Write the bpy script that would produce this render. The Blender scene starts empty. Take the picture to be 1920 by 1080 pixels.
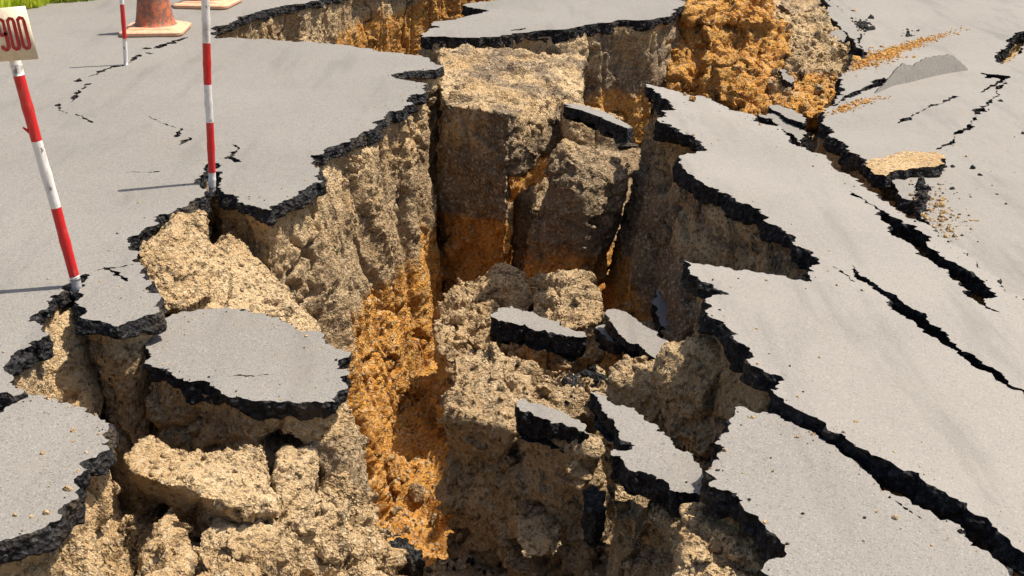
import bpy, bmesh, math, random
import numpy as np
from mathutils import Vector, Matrix
from mathutils.geometry import delaunay_2d_cdt

# ------------------------------------------------------------------ camera, sky, sun, exposure
scene = bpy.context.scene
C = scene.collection
H, FPX, CX, CY = 1.6, 2400.0, 960.0, 540.0           # eye height (m), focal length in photo pixels
PITCH = math.atan(940.0 / FPX)
cam_d = bpy.data.cameras.new('camera'); cam = bpy.data.objects.new('camera', cam_d); C.objects.link(cam)
cam_d.sensor_width = 36.0; cam_d.lens = FPX / 1920.0 * 36.0
cam_d.clip_start = 0.05; cam_d.clip_end = 2000
cam.location = (0, 0, H); cam.rotation_euler = (math.pi / 2 - PITCH, 0, 0)
scene.camera = cam

SUN_EL, SUN_AZ = math.radians(64), math.radians(17)   # azimuth from +X towards +Y
sun_dir = Vector((math.cos(SUN_EL) * math.cos(SUN_AZ), math.cos(SUN_EL) * math.sin(SUN_AZ), math.sin(SUN_EL)))
w = bpy.data.worlds.new('World'); scene.world = w; w.use_nodes = True
nt = w.node_tree
sky = nt.nodes.new('ShaderNodeTexSky'); sky.sky_type = 'NISHITA'; sky.sun_disc = False
sky.sun_elevation = SUN_EL; sky.sun_rotation = math.pi / 2 - SUN_AZ
sky.dust_density = 3.0; sky.air_density = 1.0; sky.ozone_density = 0.6
bg = nt.nodes['Background']; bg.inputs['Strength'].default_value = 0.105
nt.links.new(sky.outputs[0], bg.inputs[0])
sd = bpy.data.lights.new('sun', 'SUN'); sd.energy = 5.0; sd.angle = math.radians(0.53); sd.color = (1.0, 0.92, 0.80)
so = bpy.data.objects.new('sun', sd); C.objects.link(so)
so.rotation_euler = sun_dir.to_track_quat('Z', 'Y').to_euler(); so.location = (6, 4, 12)
vs = scene.view_settings
vs.view_transform = 'Standard'; vs.look = 'None'; vs.gamma = 1.0; vs.use_curve_mapping = False
vs.exposure = 0.52

# ------------------------------------------------------------------ photo pixel -> place
sT, cT = math.sin(PITCH), math.cos(PITCH)
def ray(x, y):
    u, v = (x - CX) / FPX, (y - CY) / FPX
    return np.array([u, cT - v * sT, -sT - v * cT])
def on(x, y, pl):
    """point of the plane pl=(z0,ax,ay,X0,Y0) seen at a pixel"""
    d = ray(x, y); z0, ax, ay, X0, Y0 = pl
    t = (z0 - ax * X0 - ay * Y0 - H) / (d[2] - ax * d[0] - ay * d[1])
    return np.array([t * d[0], t * d[1], H + t * d[2]])
def zp(x, y, z): return on(x, y, (z, 0, 0, 0, 0))
def yp(x, y, Y):
    d = ray(x, y); t = Y / d[1]
    return np.array([t * d[0], Y, H + t * d[2]])
def lvl(z, ax=0, ay=0, X0=0, Y0=0): return (z, ax, ay, X0, Y0)

# ------------------------------------------------------------------ noise
_rs = np.random.RandomState(7)
_perm = np.concatenate([_rs.permutation(256)] * 3).astype(np.int64)
_g = _rs.normal(size=(256, 3)); _g /= np.linalg.norm(_g, axis=1)[:, None]
def perlin(p):
    p = np.asarray(p, dtype=np.float64)
    i = np.floor(p).astype(np.int64); f = p - i; i &= 255
    u = f * f * f * (f * (f * 6 - 15) + 10)
    out = 0
    for dx in (0, 1):
        wx = u[:, 0] if dx else 1 - u[:, 0]
        a = _perm[i[:, 0] + dx]
        for dy in (0, 1):
            wy = u[:, 1] if dy else 1 - u[:, 1]
            b = _perm[a + i[:, 1] + dy]
            for dz in (0, 1):
                wz = u[:, 2] if dz else 1 - u[:, 2]
                h = _perm[b + i[:, 2] + dz]
                g = _g[h]
                out = out + wx * wy * wz * (g[:, 0] * (f[:, 0] - dx) + g[:, 1] * (f[:, 1] - dy) + g[:, 2] * (f[:, 2] - dz))
    return out * 1.5
def fbm(p, o=4, lac=2.1, gain=0.5):
    s, a = 0, 1.0
    for k in range(o):
        s = s + a * perlin(p + 17.3 * k); p = p * lac; a *= gain
    return s
def worley(p):
    """distance to nearest feature point and its cell hash"""
    i0 = np.floor(p).astype(np.int64); best = np.full(len(p), 9.0); cell = np.zeros(len(p))
    for dx in (-1, 0, 1):
        for dy in (-1, 0, 1):
            for dz in (-1, 0, 1):
                i = i0 + np.array([dx, dy, dz]); m = i & 255
                h = _perm[_perm[_perm[m[:, 0]] + m[:, 1]] + m[:, 2]]
                q = i + 0.5 + 0.9 * (np.stack([h / 255.0, _perm[h + 31] / 255.0, _perm[h + 97] / 255.0], 1) - 0.5)
                d = np.sqrt(((q - p) ** 2).sum(1)); k = d < best
                best = np.where(k, d, best); cell = np.where(k, h / 255.0, cell)
    return best, cell
def sstep(a, b, x):
    t = np.clip((x - a) / (b - a), 0, 1); return t * t * (3 - 2 * t)
def facets(p):
    """angular crumb relief: every cell of a jittered lattice is a randomly tilted facet"""
    i0 = np.floor(p).astype(np.int64); best = np.full(len(p), 9.0); hh = np.zeros(len(p), dtype=np.int64); dl = np.zeros_like(p)
    for dx in (-1, 0, 1):
        for dy in (-1, 0, 1):
            for dz in (-1, 0, 1):
                i = i0 + np.array([dx, dy, dz]); m = i & 255
                h = _perm[_perm[_perm[m[:, 0]] + m[:, 1]] + m[:, 2]]
                q = i + 0.5 + 0.95 * (np.stack([h / 255.0, _perm[h + 31] / 255.0, _perm[h + 97] / 255.0], 1) - 0.5)
                v = p - q; d = (v ** 2).sum(1); k = d < best
                best = np.where(k, d, best); hh = np.where(k, h, hh); dl = np.where(k[:, None], v, dl)
    return (_g[_perm[hh + 11]] * dl).sum(1), hh / 255.0 - .5, np.sqrt(best)
def soil_disp(P, seed=0.0, amp=1.0, flute=0.0, lump=1.0, fis=1.0, stri=1.0):
    """outward offset (m) of broken, crumbly soil; stri < 1 stretches the relief upright"""
    q = P + seed * 3.17; qs = q * np.array([1, 1, stri])
    wrp = np.stack([perlin(q * 9), perlin(q * 9 + 5), perlin(q * 9 + 11)], 1)
    d = 0.03 * fbm(q * 2.3, 3)
    f, h, r = facets(qs * 3.4 + .10 * wrp); d = d + lump * (.040 * f + .020 * h)
    f, h, r = facets(qs * 9 + .25 * wrp); d = d + lump * (.019 * f + .011 * h)
    rough = .55 + .9 * sstep(-.25, .35, fbm(q * 3.1 + 7, 2))          # crumbly patches next to sheared ones
    f, h, r = facets(q * 21 + .4 * wrp); d = d + rough * (.0085 * f + .0075 * h)
    f, h, r = facets(q * 47 + .3 * wrp); d = d + rough * (.0075 * f + .0065 * h)
    d = d + .004 * perlin(q * 95)
    if fis: d = d - fis * 0.055 * sstep(0.05, 0.0, np.abs(perlin(q * np.array([2.4, 2.4, 1.1]) + 40 + .2 * wrp)))
    if flute: d = d + flute * (0.06 * perlin(q * np.array([7.0, 7.0, 0.8])) - .05 * sstep(.1, 0, np.abs(perlin(q * np.array([4.0, 4.0, .5]) + 9))))
    return d * amp

# ------------------------------------------------------------------ mesh helpers
def mesh_np(name, V, faces, mats, mat_idx=None, smooth=True):
    """V (n,3); faces: (m,4) or (m,3) array or a list of such"""
    if not isinstance(faces, list): faces = [faces]
    faces = [np.asarray(f, dtype=np.int32) for f in faces if len(f)]
    me = bpy.data.meshes.new(name)
    me.vertices.add(len(V)); me.vertices.foreach_set('co', np.asarray(V, dtype=np.float32).ravel())
    idx = np.concatenate([f.ravel() for f in faces])
    tot = np.concatenate([np.full(len(f), f.shape[1], dtype=np.int32) for f in faces])
    me.loops.add(len(idx)); me.loops.foreach_set('vertex_index', idx)
    me.polygons.add(len(tot))
    st = np.zeros(len(tot), dtype=np.int32); st[1:] = np.cumsum(tot)[:-1]
    me.polygons.foreach_set('loop_start', st)
    if smooth: me.polygons.foreach_set('use_smooth', np.ones(len(tot), dtype=bool))
    if not isinstance(mats, (list, tuple)): mats = [mats]
    for m in mats: me.materials.append(m)
    if mat_idx is not None: me.polygons.foreach_set('material_index', np.asarray(mat_idx, dtype=np.int32))
    me.update(calc_edges=True); me.validate()
    return me
def obj(name, me, parent=None, **kw):
    o = bpy.data.objects.new(name, me); C.objects.link(o)
    if parent is not None:
        o.parent = parent; o.matrix_parent_inverse = parent.matrix_world.inverted()
    for k, v in kw.items(): o[k] = v
    return o
def thing(name, label, cat, loc=(0, 0, 0), group=None):
    o = bpy.data.objects.new(name, None); C.objects.link(o); o.location = loc
    o.empty_display_size = 0.1; o['label'] = label; o['category'] = cat; o['kind'] = 'thing'
    if group: o['group'] = group
    bpy.context.view_layer.update()
    return o
def structure(name):
    o = bpy.data.objects.new(name, None); C.objects.link(o); o['kind'] = 'structure'; o.empty_display_size = 0.1
    return o
def grid_faces(nr, nc, closed=False):
    r = np.arange(nr - 1)[:, None]; c = np.arange(nc if closed else nc - 1)[None, :]
    a = r * nc + c; b = r * nc + (c + 1) % nc
    return np.stack([a, b, b + nc, a + nc], -1).reshape(-1, 4)
def from_bm(name, bm, mats, smooth=True):
    me = bpy.data.meshes.new(name); bm.to_mesh(me); bm.free()
    if not isinstance(mats, (list, tuple)): mats = [mats]
    for m in mats: me.materials.append(m)
    if smooth: me.polygons.foreach_set('use_smooth', np.ones(len(me.polygons), dtype=bool))
    return me

# ------------------------------------------------------------------ materials
def new_mat(name):
    m = bpy.data.materials.new(name); m.use_nodes = True
    return m, m.node_tree, m.node_tree.nodes['Principled BSDF']
class NT:
    def __init__(s, t): s.t = t
    def n(s, typ, **kw):
        nd = s.t.nodes.new(typ)
        for k, v in kw.items(): setattr(nd, k, v)
        return nd
    def l(s, a, b): s.t.links.new(a, b)
    def pos(s): return s.n('ShaderNodeNewGeometry').outputs['Position']
    def noise(s, vec, scale, detail=4, rough=0.55):
        nd = s.n('ShaderNodeTexNoise'); nd.inputs['Scale'].default_value = scale
        nd.inputs['Detail'].default_value = detail; nd.inputs['Roughness'].default_value = rough
        s.l(vec, nd.inputs['Vector']); return nd.outputs['Fac']
    def voro(s, vec, scale, feature='F1', out='Distance'):
        nd = s.n('ShaderNodeTexVoronoi', feature=feature); nd.inputs['Scale'].default_value = scale
        s.l(vec, nd.inputs['Vector']); return nd.outputs[out]
    def rng(s, val, a, b, c=0.0, d=1.0, smooth=True):
        nd = s.n('ShaderNodeMapRange'); nd.interpolation_type = 'SMOOTHSTEP' if smooth else 'LINEAR'
        for k, v in zip(('From Min', 'From Max', 'To Min', 'To Max'), (a, b, c, d)): nd.inputs[k].default_value = v
        s.l(val, nd.inputs['Value']); return nd.outputs['Result']
    def mix(s, f, a, b, mode='MIX'):
        nd = s.n('ShaderNodeMix', data_type='RGBA', blend_type=mode)
        for sock, v in ((nd.inputs[0], f), (nd.inputs[6], a), (nd.inputs[7], b)):
            if isinstance(v, (int, float)): sock.default_value = v
            elif isinstance(v, tuple): sock.default_value = (*v, 1.0)
            else: s.l(v, sock)
        return nd.outputs[2]
    def math(s, op, a, b=None):
        nd = s.n('ShaderNodeMath', operation=op)
        for i, v in enumerate((a, b)):
            if v is None: continue
            if isinstance(v, (int, float)): nd.inputs[i].default_value = v
            else: s.l(v, nd.inputs[i])
        return nd.outputs[0]
    def bump(s, h, strength, dist, normal=None):
        nd = s.n('ShaderNodeBump'); nd.inputs['Strength'].default_value = strength; nd.inputs['Distance'].default_value = dist
        s.l(h, nd.inputs['Height'])
        if normal is not None: s.l(normal, nd.inputs['Normal'])
        return nd.outputs['Normal']
    def objattr(s, name):
        nd = s.n('ShaderNodeAttribute'); nd.attribute_type = 'OBJECT'; nd.attribute_name = name
        return nd.outputs['Fac']

def make_soil():
    m, t, b = new_mat('soil'); N = NT(t); p = N.pos()
    big = N.noise(p, 1.7, 3); med = N.noise(p, 9, 4); fine = N.noise(p, 60, 3)
    col = N.mix(N.rng(big, .38, .64), (.58, .388, .195), (.715, .52, .295))
    col = N.mix(N.rng(med, .50, .70, 0, .55), col, (.50, .335, .165))
    gl = N.n('ShaderNodeMapping'); N.l(p, gl.inputs['Vector']); gl.inputs['Scale'].default_value = (1, 1, 2.2)
    grey = N.rng(N.noise(gl.outputs[0], 2.6, 5, .6), .46, .62, 0, 1)
    sep = N.n('ShaderNodeSeparateXYZ'); N.l(p, sep.inputs[0])
    wob2 = N.math('MULTIPLY', N.math('SUBTRACT', N.noise(p, 4.5, 4), .5), .35)
    layer = N.rng(N.math('ADD', sep.outputs[2], wob2), -.22, -.42, 0, .8)          # grey-brown stratum; also paints shade into the blocks' front faces
    grey = N.math('MULTIPLY', N.math('MAXIMUM', grey, layer), N.objattr('greyness'))
    col = N.mix(grey, col, N.mix(N.rng(fine, .4, .65), (.225, .16, .105), (.325, .25, .17)))
    # iron-rich orange subsoil below the seam
    wob = N.math('MULTIPLY', N.math('SUBTRACT', N.noise(p, 3.2, 4), .5), .5)
    rise = N.math('MULTIPLY', N.math('MAXIMUM', N.math('SUBTRACT', sep.outputs[1], 8.3), 0.0), N.objattr('seam_k'))
    zz = N.math('SUBTRACT', N.math('SUBTRACT', N.math('ADD', sep.outputs[2], wob), N.objattr('seam_z')), rise)
    of = N.rng(zz, .05, -.05)
    oc = N.mix(N.rng(med, .35, .7), (.75, .385, .092), (.62, .27, .055))
    oc = N.mix(N.rng(fine, .56, .74, 0, .6), oc, (.79, .50, .19))
    col = N.mix(of, col, oc)
    # stones and pits
    vs_ = N.voro(p, 75, out='Color'); sx = N.n('ShaderNodeSeparateColor'); N.l(vs_, sx.inputs[0])
    col = N.mix(N.rng(sx.outputs[0], .76, .90, 0, .55), col, (.74, .59, .38))
    col = N.mix(N.rng(sx.outputs[1], .80, .92, 0, .6), col, (.14, .098, .06))
    col = N.mix(N.rng(N.noise(p, 22, 5, .7), .60, .76, 0, .5), col, (.20, .135, .075))
    N.l(col, b.inputs['Base Color']); b.inputs['Roughness'].default_value = .95
    b.inputs['Specular IOR Level'].default_value = .15
    n1 = N.bump(N.noise(p, 30, 8, .75), .9, .036)
    n2 = N.bump(N.voro(p, 70), .8, .018, n1)
    n3 = N.bump(N.voro(p, 170), .7, .008, n2)
    N.l(n3, b.inputs['Normal'])
    return m
def make_asphalt():
    m, t, b = new_mat('asphalt_surface'); N = NT(t); p = N.pos()
    big = N.noise(p, .8, 3); med = N.noise(p, 6, 4); fine = N.noise(p, 240, 3, .7)
    col = N.mix(N.rng(big, .3, .7), (.168, .155, .138), (.200, .186, .167))
    col = N.mix(N.rng(med, .55, .75, 0, .25), col, (.232, .213, .187))
    col = N.mix(N.rng(fine, .35, .70, 0, .55), col, (.268, .247, .218))
    vc = N.voro(p, 210, out='Color'); sx = N.n('ShaderNodeSeparateColor'); N.l(vc, sx.inputs[0])
    col = N.mix(N.rng(sx.outputs[0], .82, .95, 0, .6), col, (.105, .098, .088))
    col = N.mix(N.rng(sx.outputs[2], .86, .96, 0, .5), col, (.31, .29, .26))
    col = N.mix(N.rng(N.noise(p, 2.2, 6, .7), .54, .72, 0, .35), col, (.21, .178, .135))
    dust = N.math('MULTIPLY', N.rng(N.noise(p, 1.3, 5, .6), .25, .65, .45, 1.0), N.objattr('dust'))  # mottled lighter tone, weighted per slab
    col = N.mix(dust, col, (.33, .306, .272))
    # tyre-polished streaks and old stains, long along the carriageway
    mp = N.n('ShaderNodeMapping'); N.l(p, mp.inputs['Vector']); mp.inputs['Rotation'].default_value = (0, 0, .37); mp.inputs['Scale'].default_value = (6, .9, 1)
    col = N.mix(N.rng(N.noise(mp.outputs[0], 1.0, 5, .65), .50, .74, 0, .35), col, (.108, .10, .09))
    N.l(col, b.inputs['Base Color']); b.inputs['Roughness'].default_value = .8
    b.inputs['Specular IOR Level'].default_value = .3
    n1 = N.bump(N.voro(p, 190), .35, .004); n2 = N.bump(N.noise(p, 14, 5, .6), .25, .02, n1)
    N.l(n2, b.inputs['Normal'])
    return m
def make_black():
    m, t, b = new_mat('bitumen_fracture'); N = NT(t); p = N.pos()
    vc = N.voro(p, 80, out='Color'); sx = N.n('ShaderNodeSeparateColor'); N.l(vc, sx.inputs[0])
    col = N.mix(N.rng(N.noise(p, 25, 4), .4, .65), (.010, .010, .011), (.026, .025, .026))
    col = N.mix(N.rng(sx.outputs[0], .70, .95, 0, .55), col, (.085, .08, .078))
    col = N.mix(N.rng(N.noise(p, 5, 4), .54, .72, 0, .45), col, (.16, .115, .07))
    N.l(col, b.inputs['Base Color']); b.inputs['Roughness'].default_value = .75
    b.inputs['Specular IOR Level'].default_value = .2
    n1 = N.bump(N.voro(p, 75), 1.0, .02); n2 = N.bump(N.noise(p, 120, 4, .7), .7, .008, n1)
    N.l(n2, b.inputs['Normal'])
    return m
def make_paint(name, c, wear, wearcol, rough=.45, thr=.60):
    m, t, b = new_mat(name); N = NT(t); p = N.pos()
    col = N.mix(N.rng(N.noise(p, 28, 5, .7), thr, thr + .08, 0, wear), c, wearcol)
    col = N.mix(N.rng(N.noise(p, 7, 4), .45, .75, 0, .25), col, tuple(x * .55 for x in c))
    st = N.n('ShaderNodeMapping'); N.l(p, st.inputs['Vector']); st.inputs['Scale'].default_value = (1, 1, .22)
    col = N.mix(N.rng(N.noise(st.outputs[0], 60, 5, .7), .52, .70, 0, wear * .55), col, (.30, .235, .165))
    N.l(col, b.inputs['Base Color']); b.inputs['Roughness'].default_value = rough
    N.l(N.bump(N.noise(p, 90, 3), .3, .003), b.inputs['Normal'])
    return m
SOIL, TAR, BLACK = make_soil(), make_asphalt(), make_black()
RED = make_paint('red_paint', (.56, .012, .014), .6, (.22, .03, .02), thr=.60)
WHITE = make_paint('white_paint', (.74, .71, .67), .9, (.14, .12, .11), thr=.585)
GREYP = make_paint('bare_pole_end', (.42, .40, .40), .8, (.15, .13, .12), thr=.55)
CONE = make_paint('faded_orange_rubber', (.46, .125, .05), .85, (.15, .08, .06), rough=.65, thr=.46)
CONEB = make_paint('dusty_pale_orange_rubber', (.66, .32, .17), .6, (.62, .44, .30), rough=.7, thr=.46)
BOARD = make_paint('cream_board', (.74, .64, .46), .3, (.50, .38, .30), thr=.52)
DIGIT = make_paint('red_lettering', (.42, .012, .014), .3, (.60, .10, .08), thr=.62)
def make_grass():
    m, t, b = new_mat('grass'); N = NT(t); p = N.pos()
    col = N.mix(N.rng(N.noise(p, 12, 3), .35, .65), (.40, .52, .02), (.68, .70, .07))
    N.l(col, b.inputs['Base Color']); b.inputs['Roughness'].default_value = .6
    return m
GRASS = make_grass()

# ------------------------------------------------------------------ traced outline -> broken slab
def jag(p0, p1, rnd, k, stop):
    """fractal break line between two world XY points (p0 kept, p1 not included)"""
    d = math.hypot(p1[0] - p0[0], p1[1] - p0[1])
    if d < stop: return [p0]
    t = rnd.uniform(.38, .62); kk = k * (1.0 if d < .12 else .75 if d < .3 else .25)
    o = max(-.30, min(.30, rnd.gauss(0, 1) * kk)) * d
    m = (p0[0] + (p1[0] - p0[0]) * t - (p1[1] - p0[1]) / d * o, p0[1] + (p1[1] - p0[1]) * t + (p1[0] - p0[0]) / d * o)
    return jag(p0, m, rnd, k, stop) + jag(m, p1, rnd, k, stop)
def outside(q):
    if q[0] == 'w': return True
    return q[0] < -30 or q[0] > 1950 or q[1] < -60 or q[1] > 1110
def pip(poly, P):
    x, y = P[:, 0], P[:, 1]; r = np.zeros(len(P), bool)
    x0, y0 = poly[:, 0], poly[:, 1]; x1, y1 = np.roll(x0, -1), np.roll(y0, -1)
    for a, b_, c, d in zip(x0, y0, x1, y1):
        if b_ == d: continue
        r ^= ((b_ > y) != (d > y)) & (x < (c - a) * (y - b_) / (d - b_) + a)
    return r
def smooth_loop(P, n, closed):
    if n < 1: return P.copy()
    k = np.exp(-0.5 * (np.arange(-2 * n, 2 * n + 1) / n) ** 2); k /= k.sum()
    Q = np.pad(P, ((2 * n, 2 * n), (0, 0)), mode='wrap' if closed else 'edge')
    return np.stack([np.convolve(Q[:, j], k, 'valid') for j in range(P.shape[1])], 1)
def resample(P, step, extra=None):
    d = np.r_[0, np.cumsum(np.linalg.norm(np.diff(P[:, :2], axis=0), axis=1))]
    n = max(2, int(d[-1] / step) + 1); s = np.linspace(0, d[-1], n)
    out = np.stack([np.interp(s, d, P[:, j]) for j in range(P.shape[1])], 1)
    return (out, np.interp(s, d, extra)) if extra is not None else out
def normals2(P, closed, sgn):
    if closed: T = np.roll(P, -1, 0) - np.roll(P, 1, 0)
    else: T = np.gradient(P, axis=0)
    T = T[:, :2] / (np.linalg.norm(T[:, :2], axis=1)[:, None] + 1e-9)
    return np.stack([T[:, 1], -T[:, 0]], 1) * sgn

class Slab:
    def __init__(s, outline, pl, seed, k=.20, stop=.016, holes=(), und=.004):
        s.pl, s.seed, s.und = pl, seed, und
        rnd = random.Random(seed)
        s.loop, s.vis, s.bat = s.build(outline, rnd, k, stop)
        s.holes = [s.build(h, rnd, k * .9, stop * .8)[0] for h in holes]
    def z(s, XY):
        z0, ax, ay, X0, Y0 = s.pl
        q = np.c_[XY, np.full(len(XY), s.seed * 1.7)]
        return z0 + ax * (XY[:, 0] - X0) + ay * (XY[:, 1] - Y0) + s.und * 2 * perlin(q * .9) + s.und * .6 * perlin(q * 4.0)
    def build(s, outline, rnd, k, stop):
        W = []
        for q in outline:
            W.append((q[1], q[2]) if q[0] == 'w' else tuple(on(q[0], q[1], s.pl)[:2]))
        pts, vis, bat = [], [], []
        n = len(outline)
        for i in range(n):
            a, b_ = outline[i], outline[(i + 1) % n]
            hid = outside(a) and outside(b_)
            seg = [W[i]] if hid else jag(W[i], W[(i + 1) % n], rnd, k, stop)
            b0 = a[2] if (a[0] != 'w' and len(a) > 2) else 0.0
            b1 = b_[2] if (b_[0] != 'w' and len(b_) > 2) else 0.0
            pts += seg; vis += [not hid] * len(seg)
            bat += [b0 + (b1 - b0) * j / len(seg) for j in range(len(seg))]
        P = np.array(pts)
        return P, np.array(vis), np.array(bat)
    def surface(s, name, parent, mats, spacing=.12, bottom=False, thick=.08, dust=0.0):
        loops = [s.loop] + s.holes
        mn, mx = s.loop.min(0), s.loop.max(0)
        mn = np.maximum(mn, [-7, 1.2]); mx = np.minimum(mx, [7, 15])
        gx = np.arange(mn[0], mx[0], spacing); gy = np.arange(mn[1], mx[1], spacing)
        if len(gx) and len(gy):
            gp = np.array(np.meshgrid(gx, gy)).reshape(2, -1).T
            gp = gp + np.random.RandomState(s.seed).uniform(-.3, .3, gp.shape) * spacing
            gp = gp[pip(s.loop, gp)]
        else: gp = np.zeros((0, 2))
        V, E = [], []
        for L in loops:
            o = len(V); V += [Vector(map(float, q)) for q in L]
            E += [(o + i, o + (i + 1) % len(L)) for i in range(len(L))]
        V += [Vector(map(float, q)) for q in gp]
        r = delaunay_2d_cdt(V, E, [], 0, 1e-5)
        P = np.array([tuple(v) for v in r[0]]); T = np.array([f for f in r[2] if len(f) == 3])
        cen = P[T].mean(1); keep = pip(s.loop, cen)
        for hL in s.holes: keep &= ~pip(hL, cen)
        T = T[keep]
        a, b_, c = P[T[:, 0]], P[T[:, 1]], P[T[:, 2]]
        fl = ((b_[:, 0] - a[:, 0]) * (c[:, 1] - a[:, 1]) - (b_[:, 1] - a[:, 1]) * (c[:, 0] - a[:, 0])) < 0
        T[fl] = T[fl][:, ::-1]
        V3 = np.c_[P, s.z(P)]
        if bottom:
            VB = V3.copy(); VB[:, 2] -= thick * .92
            obj('underside', mesh_np('underside', VB, T[:, ::-1], mats[1]), parent); me = mesh_np(name, V3, T, mats[0])
        else: me = mesh_np(name, V3, T, mats, smooth=True)
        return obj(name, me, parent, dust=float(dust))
    def runs(s, loop=None):
        """visible stretches of the outline as open (or closed) polylines"""
        v = s.vis
        if v.all(): return [(s.loop, s.bat, True)]
        n = len(v); st = [i for i in range(n) if v[i] and not v[i - 1]]; out = []
        for i in st:
            idx = [i]; j = i
            while v[j % n]: idx.append((j + 1) % n); j += 1
            out.append((s.loop[idx], s.bat[idx], False))
        return out
    def sgn(s, L): return 1.0 if np.sum(L[:, 0] * np.roll(L[:, 1], -1) - np.roll(L[:, 0], -1) * L[:, 1]) > 0 else -1.0
    def edge_strip(s, L, closed, sg, thick, flare, mat, name, parent):
        hs = np.array([0, .06, .16, .28, .4, .52, .64, .76, .88, 1.0, 1.06])
        Ls = smooth_loop(L, 3, closed); N2 = normals2(Ls, closed, sg)
        z = s.z(L); rows = []
        q0 = np.c_[L, np.zeros(len(L))]
        fl = flare * (.65 + .9 * perlin(q0 * 4 + s.seed)) ; th = thick * (.88 + .6 * perlin(q0 * 5 + 3 + s.seed) + .25 * perlin(q0 * 17 + s.seed))
        for k, h in enumerate(hs):
            hh = min(h, 1.0)
            q = np.c_[L, z - th * hh] + s.seed
            wl, ch = worley(q * 42)
            nz = (.013 * (ch - .5) + .012 * (.5 - wl) + .010 * perlin(q * 14)) * (0 if k == 0 else min(1, k / 2))
            off = fl * hh ** .8 + nz
            # let the fine teeth fade away downwards
            base = L * (1 - .55 * hh) + Ls * .55 * hh
            if h > 1: off = off - .05
            xy = base + N2 * off[:, None]
            rows.append(np.c_[xy, z - th * hh - (.012 if h > 1 else 0)])
        V = np.concatenate(rows); F = grid_faces(len(hs), len(L), closed)
        if sg > 0: F = F[:, ::-1]
        return obj(name, mesh_np(name, V, F, mat), parent)
    def edges(s, parent, thick=.08, flare=.02, name='fractured_edge', mat=None):
        sg = s.sgn(s.loop)
        for L, B, closed in s.runs(): s.edge_strip(L, closed, sg, thick, flare, mat or BLACK, name, parent)
        for L in s.holes: s.edge_strip(L, True, -s.sgn(L), thick, flare * .2, mat or BLACK, name, parent)
    def soil(s, parent, depth, res=.014, thick=.08, amp=1.0, flute=0.0, under=.02, seam=-9.0, grey=.6, name='soil_bank', holes_depth=.25, lump=1.0, sm=.07, fis=1.0, prof=1.0, flare=.02, cut=(), seam_k=0.0, stri=.55):
        sg = s.sgn(s.loop); o = None
        runs = [(L, B, c, depth, sg) for L, B, c in s.runs()]
        if holes_depth: runs += [(L, np.zeros(len(L)), True, holes_depth, -s.sgn(L)) for L in s.holes]
        VV, FF, n0 = [], [], 0
        for L, B, closed, dep, g in runs:
            PL, BB = (np.r_[L, L[:1]], np.r_[B, B[:1]]) if closed else (L, B)
            R, RB = resample(PL, res, BB)
            if closed: R, RB = R[:-1], RB[:-1]
            if len(R) < 8: continue
            S = smooth_loop(R, max(1, int(sm / res)), closed); N2 = normals2(smooth_loop(S, max(1, int(.06 / res)), closed), closed, g)
            zt = s.z(S) - thick * .85
            nr = max(3, int(dep / res)); h = np.linspace(0, 1, nr)
            off = -under + flare * .5 + np.outer(h ** prof, RB)
            X = S[None, :, 0] + N2[None, :, 0] * off; Y = S[None, :, 1] + N2[None, :, 1] * off
            Z = zt[None, :] - h[:, None] * dep
            P = np.stack([X, Y, Z], -1).reshape(-1, 3)
            d = soil_disp(P, s.seed, amp, flute, lump, fis, stri).reshape(nr, -1)
            d = d * (0.35 + .65 * sstep(0, .05, h * dep))[:, None] 
            d = np.minimum(d, under + flare + .01 + (h * dep * .5)[:, None])
            P = P + np.stack([np.tile(N2[:, 0], nr) * d.ravel(), np.tile(N2[:, 1], nr) * d.ravel(), .35 * d.ravel()], 1)
            P[:len(S), 2] = zt + .02
            for cx, cy, Yc, r, cd in cut:
                q = (P - yp(cx, cy, Yc)) / np.array([1, 2.5, .8]); P[:, 1] += cd * sstep(r, r * .6, np.linalg.norm(q, axis=1))
            F = grid_faces(nr, len(S), closed)
            if g > 0: F = F[:, ::-1]
            VV.append(P); FF.append(F + n0); n0 += len(P)
        if VV:
            o = obj(name, mesh_np(name, np.concatenate(VV), FF, SOIL), parent, seam_z=float(seam), greyness=float(grey), seam_k=float(seam_k))
        return o

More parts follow.
